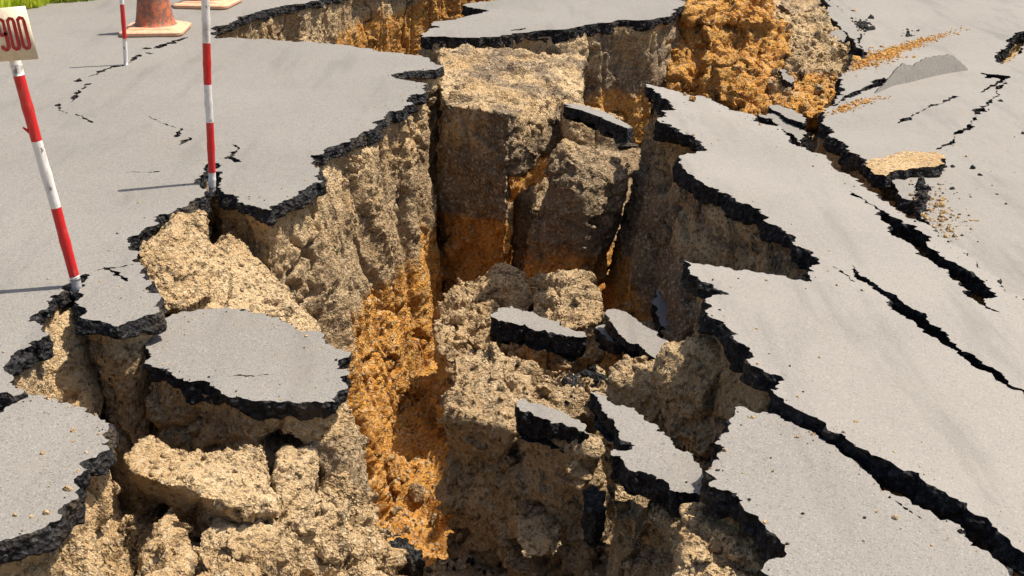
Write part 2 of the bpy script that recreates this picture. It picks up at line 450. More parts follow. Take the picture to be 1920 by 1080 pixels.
# ------------------------------------------------------------------ blocks of soil grown from hulls
def hull_block(name, hulls, parent=None, vox=.014, seed=1, amp=1.0, seam=-9.0, grey=.5, flute=0, lump=1.0, mat=None, fis=1.0, cut=None, **kw):
    bm = bmesh.new()
    for pts in hulls:
        vs_ = [bm.verts.new(tuple(map(float, q))) for q in pts]
        r = bmesh.ops.convex_hull(bm, input=vs_)
        junk = [e for e in r['geom_interior'] + r['geom_unused'] if isinstance(e, bmesh.types.BMVert)]
        if junk: bmesh.ops.delete(bm, geom=list(set(junk)), context='VERTS')
    bmesh.ops.recalc_face_normals(bm, faces=bm.faces)
    me = bpy.data.meshes.new('tmp'); bm.to_mesh(me); bm.free()
    o = bpy.data.objects.new('tmp', me); C.objects.link(o)
    md = o.modifiers.new('r', 'REMESH'); md.mode = 'VOXEL'; md.voxel_size = vox; md.adaptivity = 0
    dg = bpy.context.evaluated_depsgraph_get(); dg.update()
    m2 = bpy.data.meshes.new_from_object(o.evaluated_get(dg))
    bpy.data.objects.remove(o); bpy.data.meshes.remove(me)
    n = len(m2.vertices)
    V = np.empty(n * 3); m2.vertices.foreach_get('co', V); V = V.reshape(-1, 3)
    Nn = np.empty(n * 3); m2.vertices.foreach_get('normal', Nn); Nn = Nn.reshape(-1, 3)
    if cut:
        for cx, cy, Yc, r, dep in cut:
            c = yp(cx, cy, Yc); q = (V - c) / np.array([.6, 1.6, 1.0]); dd = np.linalg.norm(q, axis=1)
            f = sstep(r, r * .45, dd); V[:, 1] += dep * f
    # soften the hull's edges, then break them up
    d0 = .015 * amp * fbm((V + seed * 5.1) * 5, 3)
    V = V + Nn * (d0 + soil_disp(V, seed, amp, flute, lump, fis))[:, None]
    m2.vertices.foreach_set('co', V.astype(np.float32).ravel())
    m2.materials.clear(); m2.materials.append(mat or SOIL)
    m2.polygons.foreach_set('use_smooth', np.ones(len(m2.polygons), bool)); m2.update(); m2.name = name
    o = obj(name, m2, parent, seam_z=float(seam), greyness=float(grey), **kw)
    return o

# ================================================================== the setting: road, verge, chasm floor
road_pl = lvl(0)
left_out = [('w', 2.6, 24), (1040, -105), (955, -56), (850, -44), (720, -28), (640, -13), (580, 3), (545, 9), (512, 15), (490, 19), (465, 27),
    (440, 37), (415, 47), (400, 55), (394, 62), (402, 71), (480, 74), (560, 79), (640, 85), (700, 93), (770, 103), (806, 112), (818, 121, .05),
    (816, 131, .05), (790, 132), (760, 134), (740, 139), (735, 143), (742, 148), (760, 151), (780, 155), (802, 158, .08), (795, 166, .1), (790, 178, .12), (764, 186, .15),
    (772, 194, .15), (752, 200, .15), (756, 207, .16), (725, 213, .18), (722, 222, .2), (700, 229, .22), (703, 240, .22), (680, 247, .25), (668, 257, .25), (640, 268, .3), (612, 279, .32), (582, 291, .36), (590, 301, .36),
    (600, 316, .36), (597, 326, .36), (604, 342, .3), (575, 352, .15), (560, 362, .05), (530, 378, -.1), (510, 395, -.1), (490, 392, -.15), (470, 387, -.15), (445, 375, -.2), (420, 364, -.2), (408, 352, -.1),
    (415, 335), (405, 318), (398, 305), (385, 312), (378, 330), (370, 348), (386, 360), (385, 368, .1), (360, 378, .3), (330, 392, .3), (300, 402, .3), (290, 412, .3), (292, 422, .3), (272, 428, .3), (262, 440, .25),
    (238, 453, .25), (243, 468, .25), (258, 478, .2), (254, 490, .05), (268, 498, .05), (262, 512, .05), (270, 522), (285, 532), (290, 550), (292, 575), (299, 578), (287, 590), (262, 597), (240, 603), (222, 613), (210, 611), (190, 603),
    (172, 600), (155, 597), (160, 588), (146, 572), (139, 565), (150, 558), (156, 553), (148, 545), (152, 530), (166, 520), (160, 512), (150, 516), (135, 522, .05), (118, 535, .08), (112, 548, .1), (95, 553, .1), (92, 570, .15), (65, 588, .15),
    (58, 592, .15), (70, 606, .15), (82, 610, .15), (80, 632, .15), (60, 640, .15), (45, 655, .15), (20, 670, .15), (5, 690, .15), (12, 698, .15), (25, 712, .1), (35, 728), (40, 738), (25, 742), (5, 735), (-35, 728),
    ('w', -4.5, 3.2), ('w', -7.2, 1.4), ('w', -3.86, 9.73), ('w', -.8, 18), ('w', 1.4, 24)]
def crack(pts, wpx):
    """thin crack: polyline pixels -> closed hole outline, widths in px"""
    n = len(pts); up, dn = [], []
    for i, q in enumerate(pts):
        a, b_ = pts[max(0, i - 1)], pts[min(n - 1, i + 1)]
        tx, ty = b_[0] - a[0], b_[1] - a[1]; L = math.hypot(tx, ty)
        wd = (q[2] if len(q) > 2 else wpx) * .5
        up.append((q[0] - ty / L * wd, q[1] + tx / L * wd)); dn.append((q[0] + ty / L * wd, q[1] - tx / L * wd))
    return up + dn[::-1]
left_holes = [
    crack([(352, 70, 1), (338, 74, 5), (330, 78, 2)], 3), crack([(330, 76, 1), (310, 84, 5), (290, 89, 4), (288, 90, 1)], 4),
    crack([(285, 91, 1), (274, 91, 4), (266, 92, 1)], 4), crack([(288, 100, 1), (280, 100, 3), (272, 99, 1)], 3), crack([(262, 102, 1), (255, 107, 7), (245, 114, 3), (240, 118, 1)], 4),
    crack([(238, 121, 2), (225, 124, 2), (210, 125, 3), (195, 131, 2.5), (183, 138, 4), (166, 145, 1)], 3), crack([(152, 148, 4), (146, 152, 5), (145, 155, 1)], 4),
    crack([(172, 157, 1), (160, 164, 3), (152, 167, 1)], 3), crack([(148, 169, 2), (142, 176, 6), (136, 186, 7), (132, 192, 1)], 5), crack([(112, 194, 1), (106, 200, 6), (110, 207, 3), (126, 213, 1)], 4),
    crack([(142, 214, 1), (155, 221, 1.6), (175, 230, .6)], 1.5), crack([(279, 218, .6), (295, 225, 2), (315, 234, 2), (330, 240, 1)], 2), crack([(342, 240, 1), (336, 247, 6), (330, 255, 6), (328, 257, 1)], 5), crack([(356, 257, 1), (348, 264, 6), (338, 270, 3), (335, 272, 1)], 4),
    crack([(436, 271, 1), (448, 277, 5), (444, 284, 4), (432, 290, 8), (422, 295, 4), (440, 301, 9), (452, 304, 2)], 5),
    crack([(194, 500, 2), (205, 503, 4), (215, 508, 3.5), (228, 517, 3.5), (240, 527, .6)], 4), crack([(175, 507, .5), (190, 503, .8), (196, 501, .5)], 1), crack([(204, 500, .5), (225, 499, .9), (250, 494, 1.5)], 1),
    crack([(232, 327, .4), (260, 325, 1.1), (300, 323, .5)], 1)]
road = structure('road')
L = Slab(left_out, road_pl, 11, holes=left_holes)
L.surface('asphalt_surface', road, TAR); L.edges(road, flare=.024, thick=.062)
L.soil(road, 1.85, res=.011, seam=-.82, grey=.5, lump=.7, stri=.3, flute=.55, holes_depth=0, seam_k=.19)

f_out = [('w', 2.7, 24), (1062, -110), (1012, -58), (985, -22), (935, 0), (900, 3), (865, 10), (880, 14), (900, 17), (918, 21), (905, 25), (890, 28), (870, 33), (840, 38), (812, 41),
    (808, 48), (825, 51), (805, 53), (790, 62), (792, 68), (830, 67), (870, 70), (900, 70), (940, 66), (975, 62), (1000, 59), (1040, 57), (1080, 52), (1120, 44), (1160, 38), (1200, 38), (1235, 33), (1262, 28),
    (1268, 20), (1258, 18), (1285, 10), (1290, 0), (1300, -15), (1350, -28), (1380, -50), (1420, -95), ('w', 4.6, 24)]
far = thing('asphalt_slab', 'flat grey tongue of asphalt at the head of the chasm above pale soil', 'asphalt slab', (0.6, 9.5, 0))
S = Slab(f_out, road_pl, 12, holes=[crack([(958, 58, 1), (975, 56, 3), (986, 54, 1)], 2)], k=.12)
S.surface('asphalt_surface', far, TAR, .2); S.edges(far, flare=.005); S.soil(far, 1.3, res=.016, seam=-.55, grey=1.0, flute=.4, sm=.1)

e_out = [(302, 596), (335, 587), (370, 580), (400, 577), (440, 580), (480, 588), (530, 602), (570, 620), (610, 640), (645, 655), (658, 662, .1), (640, 672, .1), (630, 690, .1), (650, 690, .12), (657, 700, .12), (640, 712, .12), (652, 722, .12),
    (632, 738, .1), (628, 752), (590, 750), (560, 754), (520, 752), (480, 750), (445, 742), (420, 738), (400, 725), (375, 712), (355, 715), (330, 708), (318, 690), (300, 690), (278, 682), (284, 668), (278, 655), (284, 640), (295, 628), (287, 612)]
t = thing('asphalt_slab', 'broad sunken asphalt slab with a thick black broken front over brown earth', 'asphalt slab', tuple(on(460, 660, lvl(-.1))))
S = SE = Slab(e_out, lvl(-.10), 14, holes=[crack([(422, 704, .4), (440, 703, 1.2), (455, 703, 1.0), (470, 703, 1.6), (488, 702, 1.2), (510, 701, .4)], 2)])
S.surface('asphalt_surface', t, TAR); S.edges(t, flare=.0, thick=.068); S.soil(t, .85, res=.010, seam=-2.9, grey=.7, under=.03, flute=.2, cut=[(525, 858, 3.4, .075, .4)])

d_out = [(-60, 800), (-10, 776), (18, 762), (38, 750), (48, 738), (80, 742), (110, 752), (140, 763), (170, 776), (198, 788), (204, 800), (196, 812), (206, 825, .05), (190, 832, .08), (206, 843, .12), (180, 858, .15), (163, 862, .18), (165, 880, .2), (145, 892, .2),
    (138, 905, .2), (150, 915, .2), (146, 935, .2), (120, 945, .2), (108, 958, .2), (112, 975, .2), (85, 988, .2), (50, 1000, .2), (20, 1010, .2), (-10, 1022, .2), (-70, 1040, .2), ('w', -2.6, 2.2), ('w', -3.2, 2.6)]
t = thing('asphalt_slab', 'asphalt slab with ragged black edge above a tan bank, parted from the road', 'asphalt slab', tuple(on(60, 880, lvl(-.02))))
S = SD = Slab(d_out, lvl(-.02), 15)
S.surface('asphalt_surface', t, TAR); S.edges(t, flare=.02, thick=.062); S.soil(t, .75, res=.009, seam=-3, grey=.1, flute=.15)

j_pl = lvl(.03, -.09, 0, .7, 5)
j_out = [(1212, 157, .3), (1225, 168, .3), (1240, 180, .3), (1256, 196, .3), (1262, 205, .28), (1240, 210, .28), (1242, 222, .26), (1255, 235, .25), (1275, 247, .25), (1300, 258, .25), (1316, 270, .25), (1326, 282, .25), (1305, 287, .25), (1285, 291, .25), (1276, 302, .22),
    (1280, 315, .2), (1300, 333, .2), (1320, 348, .2), (1345, 362, .18), (1380, 378, .15), (1410, 390, .12), (1440, 413, .1), (1465, 432, .1), (1490, 452), (1515, 472), (1534, 488), (1522, 500), (1527, 512), (1515, 518), (1512, 532), (1480, 526), (1440, 518), (1390, 510),
    (1340, 502), (1310, 496), (1283, 490), (1290, 505), (1310, 520), (1335, 533), (1345, 545), (1366, 552), (1335, 558), (1318, 566, .05), (1328, 580, .1), (1345, 600, .1), (1365, 615, .1), (1375, 635, .1), (1400, 650, .1), (1408, 672, .1), (1422, 690, .1), (1445, 702, .08),
    (1472, 712), (1445, 728), (1460, 742), (1480, 757), (1510, 772), (1535, 783), (1550, 798), (1565, 808), (1600, 828), (1628, 842), (1680, 870), (1735, 900), (1780, 928), (1820, 958), (1860, 985), (1890, 1008), (1925, 1040), (1990, 1095), (2150, 1200),
    (2700, 1100), (2500, 900), (2000, 615), (1920, 560), (1830, 492), (1760, 440), (1680, 390), (1620, 345), (1560, 305), (1480, 260), (1400, 215), (1340, 192), (1280, 175), (1240, 163)]
j_holes = [
    [(1590, 360), (1625, 378), (1660, 400), (1690, 420), (1740, 455), (1790, 495), (1830, 520), (1850, 540), (1860, 562), (1875, 588), (1862, 586), (1846, 580), (1832, 568), (1812, 558), (1806, 547), (1820, 549), (1800, 540), (1780, 522), (1750, 497), (1720, 472), (1690, 450), (1665, 427), (1650, 413), (1645, 400), (1620, 382)],
    [(1593, 500), (1612, 514), (1630, 528), (1665, 550), (1685, 563), (1695, 572), (1740, 603), (1780, 630), (1830, 668), (1880, 701), (1930, 735), (2000, 788), (2000, 800), (1920, 747), (1880, 720), (1820, 682), (1770, 647), (1720, 614), (1680, 586), (1660, 568), (1650, 554), (1625, 534)],
    crack([(1562, 502, .6), (1572, 510, 3), (1582, 516, 1), (1592, 524, 4), (1603, 532, .8)], 2), crack([(1612, 546, 3), (1618, 549, 2)], 2)]
t = thing('asphalt_slab', 'long pale tilted asphalt sheet split by two long black cracks', 'asphalt slab', tuple(on(1600, 600, j_pl)))
S = J1 = Slab(j_out, j_pl, 16, holes=j_holes, und=.007)
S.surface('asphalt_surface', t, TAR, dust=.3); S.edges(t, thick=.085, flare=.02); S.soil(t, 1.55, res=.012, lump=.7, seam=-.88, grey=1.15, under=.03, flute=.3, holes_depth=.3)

j2_out = [(1385, 763), (1400, 766), (1430, 773), (1470, 790), (1500, 802), (1535, 818), (1565, 835), (1578, 850), (1600, 862), (1620, 880), (1645, 905), (1680, 928), (1710, 945), (1750, 962), (1790, 980), (1808, 992), (1815, 1010), (1840, 1030), (1870, 1050), (1890, 1070), (1905, 1095), (1960, 1150),
    (1700, 1300), (1500, 1250), (1455, 1115), (1450, 1080), (1432, 1060), (1448, 1045), (1476, 1035), (1465, 1015), (1445, 995), (1432, 980), (1412, 962), (1390, 945), (1385, 930), (1370, 920), (1345, 915), (1330, 903), (1345, 898), (1335, 890), (1322, 882), (1335, 870), (1350, 862), (1345, 850), (1360, 838), (1340, 830), (1352, 815), (1365, 800), (1370, 785), (1378, 770)]
t = thing('asphalt_slab', 'wedge of grey asphalt with saw-toothed black edge above a heap of tan earth', 'asphalt slab', tuple(on(1550, 950, lvl(-.02))))
S = J2 = Slab(j2_out, lvl(-.015), 17, holes=[crack([(1678, 936, .5), (1690, 945, 4), (1706, 957, 3), (1712, 962, .5)], 3), crack([(1716, 964, .5), (1724, 969, 3), (1735, 976, .5)], 3)])
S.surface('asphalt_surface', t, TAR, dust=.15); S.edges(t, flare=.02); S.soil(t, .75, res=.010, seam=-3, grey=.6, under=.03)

k_pl = lvl(-.27, 0, 0)
k_out = [(1520, -60), (1535, -25), (1562, 18), (1590, 50), (1611, 88), (1625, 104), (1600, 118), (1590, 135), (1575, 160), (1582, 180), (1545, 215), (1540, 232), (1553, 255), (1575, 268), (1590, 280), (1610, 300), (1640, 318), (1655, 335), (1670, 350), (1690, 372), (1720, 400), (1760, 450), (1850, 530), (1900, 610), (1930, 700),
    ('w', 2.3, 2.5), ('w', 9, 1.5), ('w', 13, 24), ('w', 5.2, 24), (1480, -150)]
k_holes = [[(1945, 40), (1908, 66), (1884, 88), (1866, 103), (1876, 120), (1900, 104), (1916, 90), (1924, 72), (1960, 52)],
    crack([(1838, 141, 3), (1848, 146, 8), (1862, 146, 5), (1880, 150, 8), (1892, 149, 3)], 5), crack([(1880, 154, 5), (1866, 164, 5), (1850, 172, 3), (1838, 178, 1)], 4), crack([(1886, 158, 3), (1878, 168, 6), (1866, 172, 3), (1872, 182, 4), (1858, 192, 4), (1842, 206, 3), (1826, 222, 3), (1822, 234, 3), (1806, 248, 3), (1790, 258, 3), (1770, 270, 4), (1755, 277, 1)], 4),
    crack([(1562, 200, 3), (1580, 190, 8), (1600, 179, 9), (1620, 170, 6), (1640, 166, 7), (1660, 152, 3)], 4), crack([(1680, 236, .3), (1740, 212, 1.2), (1800, 188, .4)], 1.2)]
t = thing('asphalt_slab', 'lower smooth asphalt sheet beyond the tilted one, strewn with crumbs of earth', 'asphalt slab', tuple(on(1750, 250, k_pl)))
S = Slab(k_out, k_pl, 18, holes=k_holes, k=.14, und=.025)
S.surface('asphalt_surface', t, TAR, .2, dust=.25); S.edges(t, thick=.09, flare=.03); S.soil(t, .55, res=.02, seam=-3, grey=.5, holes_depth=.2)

# ================================================================== chasm floor
ctrl = np.array([(-.5, 5.2, -1.72), (-.4, 4.75, -1.7), (-.15, 4.9, -1.65), (.05, 5.0, -1.4), (-.35, 5.6, -1.6), (-.3, 6.0, -1.5), (0, 6.5, -1.45), (.3, 7.2, -1.5), (0, 5.5, -1.0), (.3, 5.2, -.95), (0, 4.4, -1.2), (-.25, 3.9, -1.15), (.1, 3.6, -1.0), (-.5, 3.1, -.72), (-.8, 2.8, -.62), (-1.1, 3.2, -.68), (-1.4, 3.6, -.7),
    (.4, 3.2, -.75), (.4, 2.5, -.6), (.6, 4.2, -.95), (.9, 5, -1.15), (-.3, 2.4, -.75), (-.2, 3.1, -.9), (-.5, 9.5, -1.25), (-1, 10.5, -1.0), (1.2, 9.5, -1.0), (1.8, 9, -.8), (2.2, 8, -.8), (2.5, 6, -.8), (3, 5, -.7), (4, 4, -.7), (-5, 3, -1), (-5, 9, -1), (5, 9, -.9), (0, 13, -1), (-1.6, 4.5, -.7), (-1.3, 5, -.8), (3, 12, -.8)])
nx, ny = 330, 520
gx, gy = np.meshgrid(np.linspace(-2.2, 3.0, nx), np.linspace(1.2, 12.0, ny))
XY = np.c_[gx.ravel(), gy.ravel()]
d2 = ((XY[:, None, :] - ctrl[None, :, :2]) ** 2).sum(-1) + .03
wt = d2 ** -1.8; Z = (wt * ctrl[None, :, 2]).sum(1) / wt.sum(1)
V = np.c_[XY, Z]; V[:, 2] += soil_disp(V, 3, 1.5, 0, 1.2, 0) + .05 * fbm(V * 3, 4)
obj('chasm_floor', mesh_np('chasm_floor', V, grid_faces(ny, nx), SOIL), None, kind='structure', seam_z=-1.25, greyness=.8)
# ground beyond the road, and its earth under the slabs
def ring(z, inner, outer, name, mat, **kw):
    (a, b_, c, d), R = inner, outer
    V = np.array([(a, b_, z), (c, b_, z), (c, d, z), (a, d, z), (-R, -R, z), (R, -R, z), (R, R, z), (-R, R, z)])
    return obj(name, mesh_np(name, V, np.array([(4, 5, 1, 0), (5, 6, 2, 1), (6, 7, 3, 2), (7, 4, 0, 3)]), mat, smooth=False), None, kind='structure', **kw)
ring(-.42, (-2.1, 1.3, 2.9, 11.9), 600, 'ground', SOIL, seam_z=-9.0, greyness=.3)

# ================================================================== blocks of earth standing in the chasm
def block(name, label, cat, hulls, **kw):
    o = hull_block(name, hulls, label=label, category=cat, kind='thing', **kw)
    return o
def fb(pts, back=.35, down=None):
    """front points (px,py,Y) plus copies pushed back and, if asked, copies dropped to a floor height"""
    P = [yp(*q) for q in pts]; out = list(P)
    out += [p + np.array([0, back, 0]) for p in P]
    if down is not None: out += [np.array([p[0], p[1], down]) for p in P] + [np.array([p[0], p[1] + back, down]) for p in P]
    return out

block('soil_block', 'big pale earth block with a flat sunlit top and a shaded dark front face', 'soil block', [
    [p + np.array(q) for p in (yp(828, 192, 7.38), yp(953, 214, 7.08), yp(826, 575, 7.36), yp(944, 575, 7.08)) for q in ((0, 0, 0), (-.06, 1.3, 0))],
    [yp(824, 88, 8.75), yp(1092, 98, 8.9), yp(1098, 165, 8.2), yp(1066, 226, 7.75), yp(955, 214, 7.08), yp(828, 192, 7.38), yp(962, 330, 7.14), yp(1034, 286, 7.5), yp(1085, 215, 8.0), yp(940, 300, 7.6), yp(830, 260, 7.5), yp(830, 150, 8.8), yp(1090, 160, 8.9)]],
    vox=.012, seed=21, amp=.8, seam=-.80, grey=1.0, lump=1.2, fis=.5)
# narrow pillar with an asphalt cap
block('soil_pillar', 'slim leaning earth pillar with a sunlit ledge below its black cap', 'soil pillar', [
    fb([(1062, 214, 7.35), (1172, 246, 7.3), (1168, 340, 7.25), (1066, 320, 7.25)], .3),
    [yp(1084, 268, 7.16), yp(1174, 288, 7.28), yp(1178, 336, 6.98), yp(1094, 350, 6.86), yp(1100, 548, 6.8), yp(1054, 262, 7.14), yp(1028, 335, 7.04), yp(988, 470, 7.02), yp(972, 553, 7.0), yp(1122, 548, 6.95), yp(1060, 270, 7.4), yp(1000, 548, 7.35), yp(1120, 548, 7.35), yp(1170, 310, 7.5)]],
    vox=.011, seed=22, amp=.65, seam=-.92, grey=1.0, fis=.5, lump=1.2)
block('soil_block', 'small broken earth block in the dark gap between the big block and the pillar', 'soil block', [
    fb([(972, 385, 7.6), (1000, 365, 7.65), (1018, 395, 7.55), (1000, 470, 7.5), (962, 470, 7.5)], .2, -1.5)], vox=.012, seed=44, amp=.7, seam=-3, grey=.5)
block('orange_bank', 'steep eroded bank of bright orange earth with hollowed columns', 'soil bank', [
    [p + np.array([0, .32, 0]) for p in (yp(1288, -10, 10.35), yp(1350, -35, 10.7), yp(1430, -30, 10.9), yp(1470, 30, 10.3), yp(1490, 85, 9.9), yp(1330, 80, 9.9), yp(1285, 60, 9.9), yp(1255, 130, 9.7), yp(1240, 225, 9.4), yp(1330, 235, 9.2), yp(1440, 230, 9.1), yp(1500, 190, 9.2), yp(1400, 60, 11.5), yp(1300, 60, 11))],
    fb([(1250, 125, 9.75), (1276, 92, 9.85), (1288, 130, 9.7), (1290, 235, 9.3), (1238, 235, 9.35)], .5),
    fb([(1328, 62, 9.95), (1344, 48, 10.05), (1356, 100, 9.8), (1366, 240, 9.15), (1322, 240, 9.2), (1332, 160, 9.5)], .6),
    fb([(1392, 20, 10.3), (1440, 5, 10.4), (1468, 50, 10.1), (1478, 100, 9.75), (1460, 150, 9.4), (1412, 175, 9.3), (1402, 110, 9.75)], .6),
    fb([(1288, -10, 10.3), (1400, -30, 10.5), (1396, 30, 10.2), (1340, 48, 10.05), (1292, 40, 10.1)], .5),
    fb([(1372, 150, 9.45), (1404, 120, 9.65), (1440, 190, 9.15), (1450, 240, 8.95), (1376, 240, 9.05)], .5)],
    vox=.012, seed=23, amp=1.15, seam=.25, grey=.2, flute=.45, lump=1.3)
block('soil_boulder', 'broken ledge of orange earth jutting from the eroded bank', 'soil boulder', [
    fb([(1345, 118, 9.5), (1400, 105, 9.5), (1440, 150, 9.35), (1430, 200, 9.2), (1350, 190, 9.25)], .25)], vox=.013, seed=48, amp=1.1, grey=.2, seam=.1, lump=1.3)
block('soil_boulder', 'orange overhanging clod on the right flank of the eroded bank', 'soil boulder', [
    fb([(1432, 75, 9.9), (1465, 70, 9.95), (1482, 100, 9.8), (1455, 112, 9.7)], .2)], vox=.012, seed=49, amp=.7, grey=.1, seam=.5)
block('debris_slope', 'loose slope of brown and orange rubble spilling onto the lower asphalt', 'rubble', [
    [yp(1440, 5, 10.9), yp(1530, 20, 10.6), yp(1600, 85, 9.95), yp(1625, 118, 9.55), yp(1560, 175, 9.1), yp(1500, 215, 8.85), yp(1420, 205, 9.1), yp(1450, 100, 9.8), yp(1560, 260, 9.1), yp(1450, 260, 9.4), yp(1560, 100, 11.2)]],
    vox=.018, seed=24, amp=1.1, seam=-.40, grey=.35, lump=1.6)
block('soil_mound', 'pale crumbly mound at the foot of the tall shaded block', 'soil mound', [
    fb([(822, 612, 6.1), (868, 565, 6.2), (930, 524, 6.3), (982, 548, 6.15), (1000, 620, 5.7), (835, 680, 5.75)], .3, -1.5)], vox=.010, seed=25, amp=1.1, grey=.2, seam=-3)
block('soil_mound', 'round pale earth heap behind the curved asphalt chunk', 'soil mound', [
    fb([(1005, 572, 5.8), (1060, 543, 5.85), (1108, 562, 5.7), (1128, 608, 5.45), (1000, 625, 5.4)], .3, -1.4)], vox=.010, seed=26, amp=1.1, grey=.2, seam=-3)
block('soil_column', 'brown earth column with sunlit crumbling crown below the curved asphalt chunk', 'soil column', [
    [yp(850, 668, 4.62), yp(900, 650, 4.78), yp(985, 672, 4.75), yp(1010, 720, 4.4), yp(955, 805, 4.15), yp(848, 775, 4.3), yp(950, 1060, 4.15), yp(842, 1050, 4.3), yp(950, 1000, 4.6)]],
    vox=.009, seed=27, amp=.95, grey=0.3, seam=-3, flute=.2, lump=1.6, fis=1.4)
block('soil_column', 'lumpy earth mass between the curved chunk and the black-sided chunk', 'soil column', [
    fb([(985, 712, 4.7), (1060, 702, 4.72), (1120, 722, 4.6), (1128, 765, 4.45), (1080, 780, 4.4), (1000, 785, 4.4), (960, 755, 4.5)], .12, -1.3)],
    vox=.010, seed=28, amp=1.1, grey=.5, seam=-3, lump=1.6, fis=1.4)
block('soil_column', 'stout rough earth column under the black-sided chunk', 'soil column', [
    [yp(968, 812, 4.12), yp(1040, 815, 4.02), yp(1108, 842, 3.92), yp(1112, 1000, 3.9), yp(1104, 1090, 3.88), yp(958, 1090, 4.05), yp(962, 930, 4.1), yp(975, 790, 4.35), yp(1108, 815, 4.2), yp(1108, 1000, 4.2)]],
    vox=.009, seed=29, amp=.9, grey=0.3, seam=-3, flute=.2, lump=1.6, fis=1.4)
block('soil_boulder', 'sunlit tan clod perched on the front of the stout column', 'soil boulder', [
    fb([(1060, 885, 3.88), (1095, 862, 3.92), (1112, 900, 3.85), (1085, 925, 3.84)], .12)], vox=.008, seed=46, amp=.6, grey=.1, seam=-3)
block('soil_boulder', 'tan clod low on the stout column above the black crumbs', 'soil boulder', [
    fb([(970, 1010, 3.9), (1010, 985, 3.95), (1050, 1000, 3.88), (1048, 1045, 3.8), (985, 1050, 3.82)], .15)], vox=.008, seed=47, amp=.7, grey=.2, seam=-3)
block('soil_column', 'dark brown earth wall under the long narrow asphalt chunk', 'soil column', [
    [yp(1150, 935, 3.3), yp(1230, 970, 3.2), yp(1298, 985, 3.1), yp(1298, 1100, 3.1), yp(1148, 1100, 3.3), yp(1150, 930, 3.5), yp(1298, 975, 3.3), yp(1298, 1100, 3.3), yp(1150, 1100, 3.5)]], vox=.009, seed=30, amp=.8, grey=0.4, seam=-3, lump=1.6, fis=1.4)
block('soil_boulder', 'tall rough earth boulder wedged against the tilted asphalt sheet', 'soil boulder', [
    [yp(1246, 700, 3.84), yp(1262, 662, 3.88), yp(1302, 645, 3.88), yp(1348, 668, 3.78), yp(1368, 735, 3.7), yp(1362, 800, 3.66), yp(1325, 855, 3.64), yp(1250, 830, 3.76), yp(1262, 660, 4.1), yp(1350, 680, 4.05), yp(1350, 780, 4.0), yp(1260, 800, 4.05)]], vox=.009, seed=31, amp=.75, grey=0.45, seam=-3, lump=1.6, fis=1.4)
block('soil_boulder', 'shaded earth lump between the flat asphalt flake and the boulder', 'soil boulder', [
    [yp(1145, 712, 4.15), yp(1185, 690, 4.2), yp(1238, 712, 4.1), yp(1248, 750, 4.02), yp(1245, 830, 4.0), yp(1150, 790, 4.12), yp(1180, 690, 4.4), yp(1245, 708, 4.35), yp(1200, 780, 4.4)]], vox=.009, seed=32, amp=.75, grey=0.45, seam=-3, lump=1.6, fis=1.4)
block('soil_heap', 'sunlit heap of tan crumbs below the saw-toothed asphalt wedge', 'soil heap', [
    fb([(1290, 985, 2.78), (1340, 968, 2.82), (1395, 1010, 2.72), (1430, 1075, 2.6), (1440, 1140, 2.5), (1280, 1140, 2.55)], .12, -.6)], vox=.008, seed=33, amp=.85, grey=.1, seam=-3)
block('soil_boulder', 'largest tan boulder lying in front of the sunken slab', 'soil boulder', [
    [yp(352, 850, 3.30), yp(420, 852, 3.30), yp(494, 836, 3.36), yp(512, 905, 3.10), yp(520, 958, 2.98), yp(462, 962, 2.93), yp(372, 930, 2.95), yp(405, 1000, 3.14), yp(480, 975, 3.12), yp(480, 900, 3.4)],
    [yp(236, 862, 3.14), yp(262, 838, 3.26), yp(300, 824, 3.34), yp(352, 846, 3.27), yp(372, 905, 3.02), yp(318, 912, 2.98), yp(250, 888, 3.06), yp(268, 920, 3.2), yp(350, 950, 3.17), yp(300, 900, 3.4)],
    [yp(300, 838, 3.32), yp(372, 842, 3.34), yp(430, 868, 3.20), yp(380, 925, 2.98), yp(310, 905, 3.02), yp(340, 960, 3.16), yp(350, 900, 3.4)]], vox=.007, lump=1.0, seed=74, amp=.7, fis=1.2, grey=.15, seam=-3)
block('soil_heap', 'rubble heap of tan lumps under the right end of the sunken slab', 'soil heap', [
    fb([(445, 1000, 3.05), (540, 965, 3.2), (620, 940, 3.3), (690, 990, 3.25), (705, 1090, 3.1), (560, 1110, 2.95), (440, 1080, 2.98)], .2, -.8)], vox=.008, seed=35, amp=1.2, grey=.15, seam=-3, lump=1.4)
block('soil_boulder', 'upright tan clod standing against the bank of the sunken slab', 'soil boulder', [
    fb([(515, 890, 3.25), (568, 885, 3.28), (582, 950, 3.2), (520, 970, 3.15)], .15, -.6)], vox=.008, seed=36, amp=.5, grey=.1, seam=-3)
block('soil_boulder', 'low tan clod beside the rubble heap under the largest boulder', 'soil boulder', [
    fb([(365, 1030, 2.85), (410, 1005, 2.9), (470, 1010, 2.9), (500, 1050, 2.82), (480, 1110, 2.7), (360, 1110, 2.7)], .15, -.7)], vox=.008, seed=37, amp=.7, grey=.1, seam=-3)
block('soil_boulder', 'pointed tan clod in the gap below the ragged slab bank', 'soil boulder', [
    fb([(272, 1030, 2.85), (300, 985, 2.92), (325, 1020, 2.85), (345, 1100, 2.7), (265, 1100, 2.7)], .12, -.7)], vox=.008, seed=38, amp=.55, grey=.1, seam=-3)
